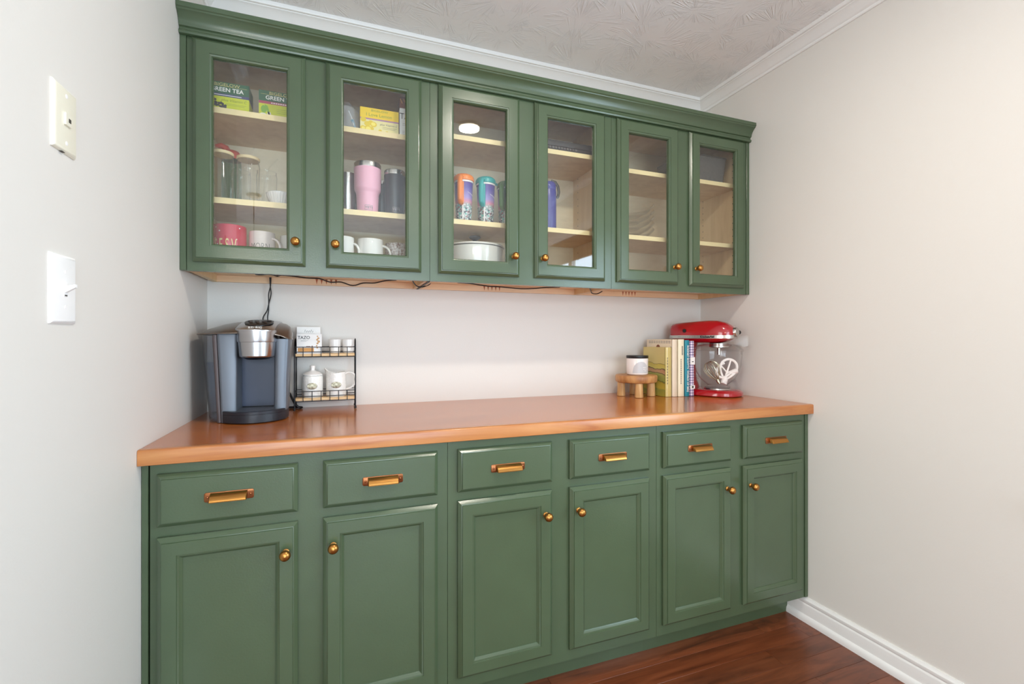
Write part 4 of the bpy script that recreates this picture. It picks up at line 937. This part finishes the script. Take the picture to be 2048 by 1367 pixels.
for k, (x, lab) in enumerate(((.447, 'small white ceramic cup at the middle of the upper rack shelf'), (.497, 'small white ceramic cup at the right end of the upper rack shelf'))):
    c = B().lathe([(0, .0005), (.018, .0005), (.020, .003), (.0225, .050), (.0228, .054), (.0215, .055), (.0205, .050), (.018, .006), (0, .005)], (x, -.060, RZ1), 32).obj('sample_cup', M['white_cer'], None, loc=(x, -.060, RZ1)); tag(c, lab, 'cup', 'small white cups on the rack')
# textured white canister and pitcher
t = NT('white_hobnail_ceramic'); t.b.inputs['Base Color'].default_value = (*lin((240, 238, 232)), 1); t.b.inputs['Roughness'].default_value = .25; t.b.inputs['Coat Weight'].default_value = .3
vo = t.n('ShaderNodeTexVoronoi'); vo.inputs['Scale'].default_value = 150; vo.inputs['Randomness'].default_value = 0.25; t.l(t.coord(), vo.inputs['Vector']); t.bump(vo.outputs['Distance'], .6, .002); M['hobnail'] = t.m
t = NT('tarnished_label'); t.l(t.ramp(t.noise(t.coord(), 110, 3), [(.35, lin((112, 104, 84))), (.65, lin((180, 172, 150)))]), t.b.inputs['Base Color']); t.b.inputs['Metallic'].default_value = .7; t.b.inputs['Roughness'].default_value = .4; M['label'] = t.m
def oval_label(root, x, y, Rr, z, rx=.0185, rz=.0125):
    n = 28
    for nm, sc2, d, m in (('label_rim', 1.12, .0010, M['white_cer']), ('oval_label', 1.0, .0018, M['label'])):
        rr = []
        for q, dd in ((1, -.0005), (1, d), (.93, d+.0004)):
            rr.append([(x+math.sin(rx*sc2*q*math.cos(2*PI*k/n)/Rr)*(Rr+dd), y-math.cos(rx*sc2*q*math.cos(2*PI*k/n)/Rr)*(Rr+dd), z+rz*sc2*q*math.sin(2*PI*k/n)) for k in range(n)])
        bb = B(); bb.rings(rr); bb.obj(nm, m, root)
r = thing('sugar_canister', 'white embossed ceramic canister with lid and oval label on the lower rack shelf', 'canister', (.366, -.061, RZ0))
B().lathe([(0, .0005), (.036, .0005), (.0375, .003), (.0380, .070), (.0372, .080), (.034, .0835), (.030, .084)], (.366, -.061, RZ0), 40).obj('canister_body', M['hobnail'], r)
B().lathe([(.0365, .0842), (.036, .088), (.026, .096), (.012, .101), (.0085, .104), (.0080, .110), (.0095, .118), (.0100, .121), (.008, .1225), (0, .1225)], (.366, -.061, RZ0), 36).obj('lid', M['white_cer'], r)
oval_label(r, .366, -.061, .038, RZ0+.045)
r = thing('cream_pitcher', 'white embossed ceramic pitcher with oval label, right of the canister', 'pitcher', (.452, -.061, RZ0))
b = B(); n = 40; rr = []
def pr(q, z, lip): 
    out = []
    for k in range(n):
        a = 2*PI*k/n; w = max(0, math.cos(a-PI))**6; rad = q*(1+lip*.30*w); out.append((.452+rad*math.cos(a), -.061+rad*math.sin(a), RZ0+z+lip*(.016*w-.004*(1-abs(math.cos(a))))))
    return out
b.rings([pr(.036, .0005, 0), pr(.0375, .003, 0), pr(.0370, .06, 0), pr(.0352, .082, .3), pr(.0350, .096, 1), pr(.0335, .0965, 1), pr(.0335, .082, .3), pr(.034, .01, 0)], True, True); b.obj('pitcher_body', M['hobnail'], r)
B().tube(spl([(.484, -.061, RZ0+.086), (.498, -.063, RZ0+.092), (.515, -.064, RZ0+.088), (.524, -.065, RZ0+.070), (.521, -.065, RZ0+.048), (.508, -.064, RZ0+.033), (.486, -.062, RZ0+.025)]), [(.0040, .006)]*37, 8).obj('handle', M['white_cer'], r)
oval_label(r, .452, -.061, .0372, RZ0+.047)

# ------------------------------------------------------------------ riser, candle, books
acacia = wood('acacia_wood', lin((140, 88, 48)), lin((182, 128, 76)), lin((212, 166, 106)), (14, 14, 5), 1.3, .42)
acacia2 = wood('acacia_leg_wood', lin((176, 130, 80)), lin((206, 164, 108)), lin((222, 186, 132)), (30, 30, 5), 1.3, .45)
RX, RY = 1.794, -.148
r = thing('wooden_riser', 'round wooden riser on stubby legs, under the candle', 'riser', (RX, RY, ZC))
B().lathe([(0, .066), (.088, .066), (.094, .069), (.097, .075), (.098, .094), (.096, .099), (.092, .101), (0, .101)], (RX, RY, ZC), 56).obj('riser_top', acacia, r)
for a in (-115, -25, 65, 155):
    x = RX+.070*math.cos(R(a)); y = RY+.070*math.sin(R(a))
    B().lathe([(0, .0005), (.0190, .0005), (.0198, .003), (.0172, .0655), (0, .0655)], (x, y, ZC), 24).obj('leg', acacia2, r)
ZR = ZC+.1012
cd = thing('jar_candle', 'white jar candle with a black lid and pale grey arch label on the wooden riser', 'candle', (RX+.006, RY, ZR))
M['candlewhite'] = plain('white_glass_jar', (238, 230, 226), 0.12, coat=.5)
B().lathe([(0, .0005), (.044, .0005), (.0485, .003), (.0505, .008), (.0510, .076), (.0500, .0785), (.044, .0790), (0, .0790)], (RX+.006, RY, ZR), 48).obj('jar', M['candlewhite'], cd)
B().lathe([(0, .0792), (.0508, .0792), (.0515, .0805), (.0515, .0905), (.050, .0922), (0, .0922)], (RX+.006, RY, ZR), 48).obj('lid', M['black'], cd)
M['labelgrey'] = plain('pale_grey_label', (196, 194, 196), 0.4)
b = B(); rows = []
for k in range(17):
    u = k/16*2-1; zt = .008+.052*math.sqrt(max(1-u*u, 0)); a = R(-14)+u*R(46)
    s_, c_ = math.sin(a), -math.cos(a)
    rows.append([(RX+.006+s_*(.0510+d), RY+c_*(.0510+d), ZR+z) for d, z in ((.0001, .010), (.0005, .010), (.0005, .012+zt-.008), (.0001, .012+zt-.008))])
b.rings(rows); b.obj('arch_label', M['labelgrey'], cd, sharp=0)
b = B()
for k, (a0, a1) in enumerate(((-4, 22), (-2, 26), (4, 18))):
    b.rings([[(RX+.006+math.sin(R(a0+(a1-a0)*q/8))*(.0512+d), RY-math.cos(R(a0+(a1-a0)*q/8))*(.0512+d), ZR+.036-k*.008+z) for d, z in ((.0003, 0), (.0007, 0), (.0007, .0022), (.0003, .0022))] for q in range(9)])
b.obj('label_print', P['white'], cd, sharp=0)

M['paper'] = plain('page_block', (232, 224, 204), 0.7)
def book(name, lab, x0, x1, ys, d, h, cover, spine=None, tex=()):
    r = thing(name, lab, 'book', ((x0+x1)/2, ys+d/2, ZC), 'cookbooks by the mixer'); c = .0022
    b = B(); b.box(x0, x0+c, ys+.002, ys+d, ZC+.0004, ZC+h); b.box(x1-c, x1, ys+.002, ys+d, ZC+.0004, ZC+h); b.obj('cover', cover, r, sharp=0)
    b = B(); n = 8; wv = x1-x0
    rr = [[(x0+wv*k/n, ys+.0022-.0035*math.sin(PI*k/n), z) for k in range(n+1)]+[(x1, ys+.0045, z), (x0, ys+.0045, z)] for z in (ZC+.0004, ZC+h)]
    b.rings(rr); b.obj('spine', spine or cover, r, sharp=40)
    B().box(x0+c, x1-c, ys+.0046, ys+d-.004, ZC+.003, ZC+h-.003).obj('pages', M['paper'], r, sharp=0)
    return r
# landscape cover in yellows and greens
t = NT('landscape_cover'); tc = t.n('ShaderNodeTexCoord'); sp = t.n('ShaderNodeSeparateXYZ'); t.l(tc.outputs['Object'], sp.inputs[0])
nz = t.noise(t.coord((1, 14, 14)), 1.0, 3); ma = t.n('ShaderNodeMath', operation='MULTIPLY_ADD'); t.l(nz, ma.inputs[0]); ma.inputs[1].default_value = .05; t.l(sp.outputs[2], ma.inputs[2])
mr = t.n('ShaderNodeMapRange'); mr.inputs['From Min'].default_value = .02; mr.inputs['From Max'].default_value = .25; t.l(ma.outputs[0], mr.inputs['Value'])
cl_ = t.ramp(mr.outputs[0], [(0, lin((186, 174, 70))), (.16, lin((150, 156, 76))), (.18, lin((196, 180, 72))), (.30, lin((176, 160, 62))), (.315, lin((90, 96, 56))), (.33, lin((150, 160, 84))), (.46, lin((160, 160, 90))), (.475, lin((70, 62, 50))), (.49, lin((190, 150, 112))), (.56, lin((180, 140, 104))), (.575, lin((80, 74, 60))), (.59, lin((200, 188, 100))), (.68, lin((196, 178, 84))), (.69, lin((120, 110, 70))), (.70, lin((204, 190, 124))), (1, lin((206, 186, 122)))])
t.l(cl_, t.b.inputs['Base Color']); t.b.inputs['Roughness'].default_value = .3; M['landscape'] = t.m
M['landspine'] = plain('pale_landscape_spine', (206, 186, 116), 0.12, coat=.5, vary=.12)
bk1 = book('cookbook', 'short yellow-green book with a painted landscape cover, leftmost of the row', 1.895, 1.929, -.236, .170, .232, M['landscape'], M['landspine'])
b = B()
for k in range(10): b.box(1.9035, 1.9055, -.2400, -.2388, ZC+.06+k*.013, ZC+.068+k*.013)
b.obj('spine_print', P['grey'], bk1, sharp=0)
M['beige'] = plain('beige_cover', (226, 210, 186), 0.5); M['ivory'] = plain('ivory_cover', (238, 226, 196), 0.45)
bk2 = book('cookbook', 'tall beige book showing its text-printed cover behind the landscape book', 1.931, 1.958, -.240, .195, .269, M['beige'])
b = B()
for k, z in enumerate((.259, .252)):
    for q in range(9): b.box(1.9305, 1.931, -.225+q*.0185, -.225+q*.0185+.014, ZC+z, ZC+z+.0026)
b.obj('cover_text', P['grey'], bk2, sharp=0)
b = B()
for k in range(22): b.box(1.9305, 1.931, -.2310, -.2265, ZC+.03+k*.0095, ZC+.036+k*.0095)
b.obj('cover_text', P['grey'], bk2, sharp=0)
b = B(); blob_pts = [(1.9304, -.135+.014*math.cos(2*PI*k/14), ZC+.232+.012*math.sin(2*PI*k/14)) for k in range(14)]; b.rings([blob_pts, [(x+.0005, y, z) for x, y, z in blob_pts]]); b.obj('cover_picture', P['brown'], bk2, sharp=0)
bk3 = book('cookbook', 'ivory book with small grey spine lettering, left of the teal book', 1.960, 1.994, -.246, .190, .270, M['ivory'])
b = B(); [b.box(1.9785, 1.9835, -.2500, -.2486, ZC+.196+k*.0062, ZC+.2008+k*.0062) for k in range(7)]; b.obj('spine_print', P['grey'], bk3, sharp=0)
b = B()
for k in range(12): b.box(1.972, 1.975, -.2498, -.2484, ZC+.06+k*.010, ZC+.067+k*.010)
b.obj('spine_print', P['grey'], bk3, sharp=0)
M['teal'] = plain('teal_cover', (24, 132, 150), 0.45)
bk4 = book('cookbook', 'teal book with white capital lettering down its spine', 1.996, 2.020, -.250, .165, .266, M['teal'])
text('lettering', "RODNEY SCOTT'S", .0135, (2.008, -.2542, ZC+.186), P['white'], bk4, M3=SPINE, bold=.0003)
text('lettering', 'WORLD OF BBQ', .0135, (2.008, -.2542, ZC+.072), P['white'], bk4, M3=SPINE, bold=.0003)
t = NT('gingham_cover'); tc = t.n('ShaderNodeTexCoord'); sp = t.n('ShaderNodeSeparateXYZ'); t.l(tc.outputs['Object'], sp.inputs[0])
def chk(o, f):
    m1 = t.n('ShaderNodeMath', operation='MULTIPLY'); m1.inputs[1].default_value = f; t.l(o, m1.inputs[0]); s1 = t.n('ShaderNodeMath', operation='SINE'); t.l(m1.outputs[0], s1.inputs[0])
    g = t.n('ShaderNodeMath', operation='GREATER_THAN'); g.inputs[1].default_value = 0; t.l(s1.outputs[0], g.inputs[0]); return g.outputs[0]
g1 = chk(sp.outputs[0], 520); g2 = chk(sp.outputs[2], 520); g3 = chk(sp.outputs[1], 520)
a_ = t.n('ShaderNodeMath', operation='ADD'); t.l(g1, a_.inputs[0]); t.l(g2, a_.inputs[1])
md = t.n('ShaderNodeMath', operation='MULTIPLY'); md.inputs[1].default_value = .5; t.l(a_.outputs[0], md.inputs[0])
t.l(t.ramp(md.outputs[0], [(0, lin((240, 232, 238))), (.3, lin((176, 160, 190))), (.8, lin((98, 84, 128)))], 'CONSTANT'), t.b.inputs['Base Color']); t.b.inputs['Roughness'].default_value = .5; M['gingham'] = t.m
bk5 = book('cookbook', 'book with a purple and white gingham spine, next to the mixer', 2.022, 2.047, -.252, .145, .262, M['gingham'])
b = B(); b.box(2.0225, 2.0475, -.2568, -.2530, ZC+.150, ZC+.185); b.box(2.0225, 2.0475, -.2568, -.2530, ZC+.036, ZC+.052); b.obj('spine_label', P['white'], bk5, sharp=0)
b = B(); blob(b, 2.035, -.2568, ZC+.044, .0055, .0055); b.box(2.030, 2.040, -.2572, -.2568, ZC+.162, ZC+.166); b.obj('spine_print', P['black'], bk5, sharp=0)

# ------------------------------------------------------------------ stand mixer
M['red'] = plain('empire_red_enamel', (168, 10, 26), 0.18, coat=.7)
MXO = (2.158, -.214); MA = R(-68)
mx_ = thing('stand_mixer', 'glossy red stand mixer with a tilting head in the right corner of the counter', 'mixer', (MXO[0], MXO[1], ZC), None, MA, True)
def ov(z, xb, xf, w, n=36, back=.62):
    """rounded plan outline, narrower at the back"""
    pts = []
    for k in range(n):
        a = 2*PI*k/n; c_, s_ = math.cos(a), math.sin(a)
        cx_ = (xb+xf)/2; hx = (xf-xb)/2; ww = w*(1 if c_ > 0 else (1-(1-back)*(-c_)**1.2))
        pts.append((cx_+hx*math.copysign(abs(c_)**.8, c_), ww*math.copysign(abs(s_)**.8, s_), z))
    return pts
b = B(); b.rings([ov(.001, -.160, .158, .100), ov(.006, -.166, .165, .106), ov(.018, -.165, .164, .105), ov(.027, -.160, .155, .098), ov(.031, -.150, .140, .085)]); b.obj('foot', M['red'], mx_)
b = B(); b.rings([ov(.028, -.163, -.050, .074, 28, .9), ov(.07, -.160, -.062, .060, 28, .9), ov(.15, -.158, -.066, .050, 28, .9), ov(.215, -.160, -.060, .047, 28, .9), ov(.262, -.163, -.050, .048, 28, .9)]); b.obj('column', M['red'], mx_)
B().lathe([(0, .0312), (.062, .0312), (.060, .036), (.052, .0375), (0, .0375)], (.052, 0, 0), 40).obj('bowl_plate', M['steel'], mx_)
def headring(x, w, z0, z1, n=32, flat=.55):
    pts = []
    for k in range(n):
        a = 2*PI*k/n; c_, s_ = math.cos(a), math.sin(a); zc_ = z0+(z1-z0)*.40
        z = zc_+(z1-zc_)*max(s_, 0)**.85 if s_ >= 0 else zc_-(zc_-z0)*(-s_)**.55
        pts.append((x, w*math.copysign(abs(c_)**.72, c_), z))
    return pts
HS = [(-.180, .020, .305, .330), (-.176, .036, .284, .342), (-.166, .047, .268, .350), (-.145, .054, .258, .354), (-.10, .058, .252, .357), (-.04, .060, .250, .360), (.02, .0595, .250, .362), (.06, .058, .251, .360), (.095, .052, .258, .350), (.118, .043, .268, .336), (.132, .030, .282, .322), (.137, .018, .291, .313)]
b = B(); b.rings([headring(*h) for h in HS]); b.obj('head', M['red'], mx_)
b = B(); rr = []
def bandpts(z, grow):
    out = []
    for x, w, z0, z1 in HS: out.append((x+(.002 if x > .1 else (-.002 if x < -.17 else 0)), -(w+grow), z))
    for x, w, z0, z1 in reversed(HS): out.append((x+(.002 if x > .1 else (-.002 if x < -.17 else 0)), (w+grow), z))
    return out
b.rings([bandpts(.2735, -.002), bandpts(.274, .0012), bandpts(.2895, .0012), bandpts(.290, -.002)]); b.obj('trim_band', M['steel'], mx_, sharp=30)
text('lettering', 'KitchenAid', .0150, (.030, -.0613, .2817), P['black'], mx_, bold=.0004)
b = B()
for k in range(8): b.box(-.120+k*.012, -.112+k*.012, -.0616, -.0606, .2805, .2825)
b.obj('small_print', P['grey'], mx_, sharp=0)
b = B(); b.lathe([(0, .000), (.0085, .000), (.009, .002), (.009, .004), (0, .004)], (-.085, -.0570, .312), 20, '-y'); b.obj('speed_lever_cap', M['black'], mx_)
# attachment hub at the nose with its thumb screw
B().lathe([(.0225, -.014), (.0225, .007), (.0205, .0105), (.008, .0115), (0, .0115)], (.137, 0, .303), 32, 'x').obj('hub_cap', M['steel'], mx_)
b = B(); b.lathe([(0, -.060), (.006, -.060), (.0110, -.057), (.0115, -.046), (.009, -.042), (.004, -.040), (.004, -.018)], (.130, 0, .303), 20, '-y')
b.obj('hub_knob', M['black'], mx_)
# planetary
B().lathe([(0, .2495), (.043, .2495), (.043, .240), (.0440, .2395), (.0440, .232), (.036, .2285), (0, .2285)], (.060, 0, 0), 36).obj('planetary', M['steel'], mx_)
B().lathe([(.008, .2284), (.008, .196), (0, .196)], (.060, 0, 0), 14).obj('beater_shaft', M['steel'], mx_)
ca, sa = math.cos(MA), math.sin(MA)
BX, BY = MXO[0]+ca*.052, MXO[1]+sa*.052; BZ = ZC+.038
bowl = thing('mixing_bowl', 'clear glass mixing bowl with a handle, seated on the red mixer', 'bowl', (BX, BY, BZ))
bp = [(0, .0010), (.056, .0010), (.057, .006), (.050, .010), (.045, .013), (.056, .022), (.078, .042), (.096, .075), (.106, .110), (.110, .150), (.111, .172), (.1135, .1745), (.1135, .178), (.109, .179), (.1070, .174), (.1078, .160)]
B().lathe(bp, (BX, BY, BZ), 64).obj('bowl_glass', M['bowlglass'], bowl)
vd = Vector((BX-.4643, BY+2.0316, 0)).normalized(); rtv = Vector((vd.y, -vd.x, 0)); lf = -rtv
hp = [(.108, .152), (.118, .156), (.128, .150), (.1335, .132), (.131, .105), (.122, .078), (.108, .058), (.090, .047), (.080, .044)]
B().tube(spl([(BX+lf.x*q, BY+lf.y*q, BZ+z) for q, z in hp], 5), [(.0065, .010)]*41, 10).obj('bowl_handle', M['handleglass'], bowl)
sh_ = thing('pouring_shield', 'clear plastic pouring shield with a chute on the rim of the mixing bowl', 'shield', (BX, BY, BZ+.18))
B().lathe([(.1150, .176), (.1155, .182), (.100, .196), (.082, .206), (.062, .209), (.062, .2065), (.081, .2035), (.098, .194), (.1135, .1805)], (BX, BY, BZ), 56).obj('shield_ring', M['shield'], sh_)
b = B(); fw_ = rtv; sd = Vector((-fw_.y, fw_.x, 0)); rr = []
for q, z0_, z1_, w_ in ((.062, .2095, .244, .036), (.090, .206, .246, .040), (.120, .190, .250, .044), (.136, .200, .250, .046)):
    c0 = Vector((BX, BY, BZ))+fw_*q
    rr.append([tuple(c0+sd*s_*w_+Vector((0, 0, z))) for s_, z in ((-1, z1_), (-.9, z0_), (.9, z0_), (1, z1_), (.94, z1_), (.84, z0_+.003), (-.84, z0_+.003), (-.94, z1_))])
b.rings(rr); b.obj('chute', M['shield'], sh_, sharp=20)
# attachments lying in the bowl
M['wirechrome'] = plain('whisk_wire', (206, 200, 176), 0.25, 1.0); M['coated'] = plain('white_coated_metal', (240, 234, 230), 0.3)
def inb(u, v, z): p_ = Vector((BX, BY, BZ))+rtv*u+(-vd)*v; return Vector((p_.x, p_.y, BZ+z))
wh = thing('wire_whisk', 'wire whip attachment lying in the left of the glass bowl', 'whisk', tuple(inb(-.02, .02, .03)))
ax0 = inb(.004, .034, .034); ax1 = inb(-.040, .020, .122); axd = (ax1-ax0); L_ = axd.length; axd.normalize(); e1 = axd.cross(Vector((0, 1, 0))).normalized(); e2 = axd.cross(e1)
for k in range(6):
    a = PI*k/6+.2; d_ = e1*math.cos(a)+e2*math.sin(a); pts = []
    for q in range(21):
        th_ = PI*q/20; pr_ = math.sin(th_)**.75 if th_ < PI else 0
        s_ = 1-2*q/20; u = 1-abs(s_)**1.6
        pts.append(ax0+axd*(u*L_)+d_*(.036*math.copysign(abs(math.sin(PI*min(abs(s_)*1.0, 1)))**.8, s_)*(1.0)))
    B().tube(pts, .0015, 6).obj('whisk_wire', M['wirechrome'], wh)
b = B(); b.tube([ax0-axd*.014, ax0-axd*.004, ax0+axd*.004, ax0+axd*.010], [.0075, .0085, .0085, .006], 12); b.obj('whisk_hub', M['wirechrome'], wh)
fb = thing('flat_beater', 'white coated flat beater lying at the right of the glass bowl', 'beater', tuple(inb(.045, .02, .03)))
hub0 = inb(.030, .038, .034); top = inb(.060, -.012, .134)
axd = (top-hub0); L_ = axd.length; axd.normalize(); sdv = axd.cross(vd).normalized(); sdv = -sdv if sdv.dot(rtv) < 0 else sdv
loop = [hub0+axd*(L_*u)+sdv*w_ for u, w_ in ((.12, -.006), (.30, -.022), (.52, -.034), (.78, -.033), (.95, -.018), (1.0, 0), (.95, .020), (.78, .034), (.52, .034), (.30, .022), (.12, .006))]
B().tube(spl(loop, 4), [(.0042, .0062)]*41, 8).obj('beater_loop', M['coated'], fb)
B().tube([hub0+axd*(L_*.14), hub0+axd*(L_*.55), hub0+axd*L_], [.006, .0045, .004], 8).obj('beater_rib', M['coated'], fb)
for s_ in (-1, 1): B().tube([hub0+axd*(L_*.40), hub0+axd*(L_*.62)+sdv*s_*.034], .0036, 8).obj('beater_rib', M['coated'], fb)
B().tube([hub0-axd*.016, hub0+axd*.004, hub0+axd*.020], [.0145, .0145, .0115], 16).obj('beater_hub', M['coated'], fb)
dh = thing('dough_hook', 'white coated dough hook leaning on the flat beater in the bowl', 'hook', tuple(inb(.06, .03, .05)))
h0 = inb(.076, .010, .078)
B().tube([h0+rtv*.014+Vector((0, 0, .006)), h0-rtv*.004, h0-rtv*.022+Vector((0, 0, -.006))], [.0125, .0125, .009], 14).obj('hook_hub', M['coated'], dh)
B().tube(spl([h0-rtv*.020+Vector((0, 0, -.006)), inb(.045, .034, .062), inb(.018, .036, .050), inb(-.004, .022, .072), inb(.010, .004, .104), inb(.030, -.010, .118)], 5), [(.0055, .0065)]*26, 8).obj('hook_arm', M['coated'], dh)
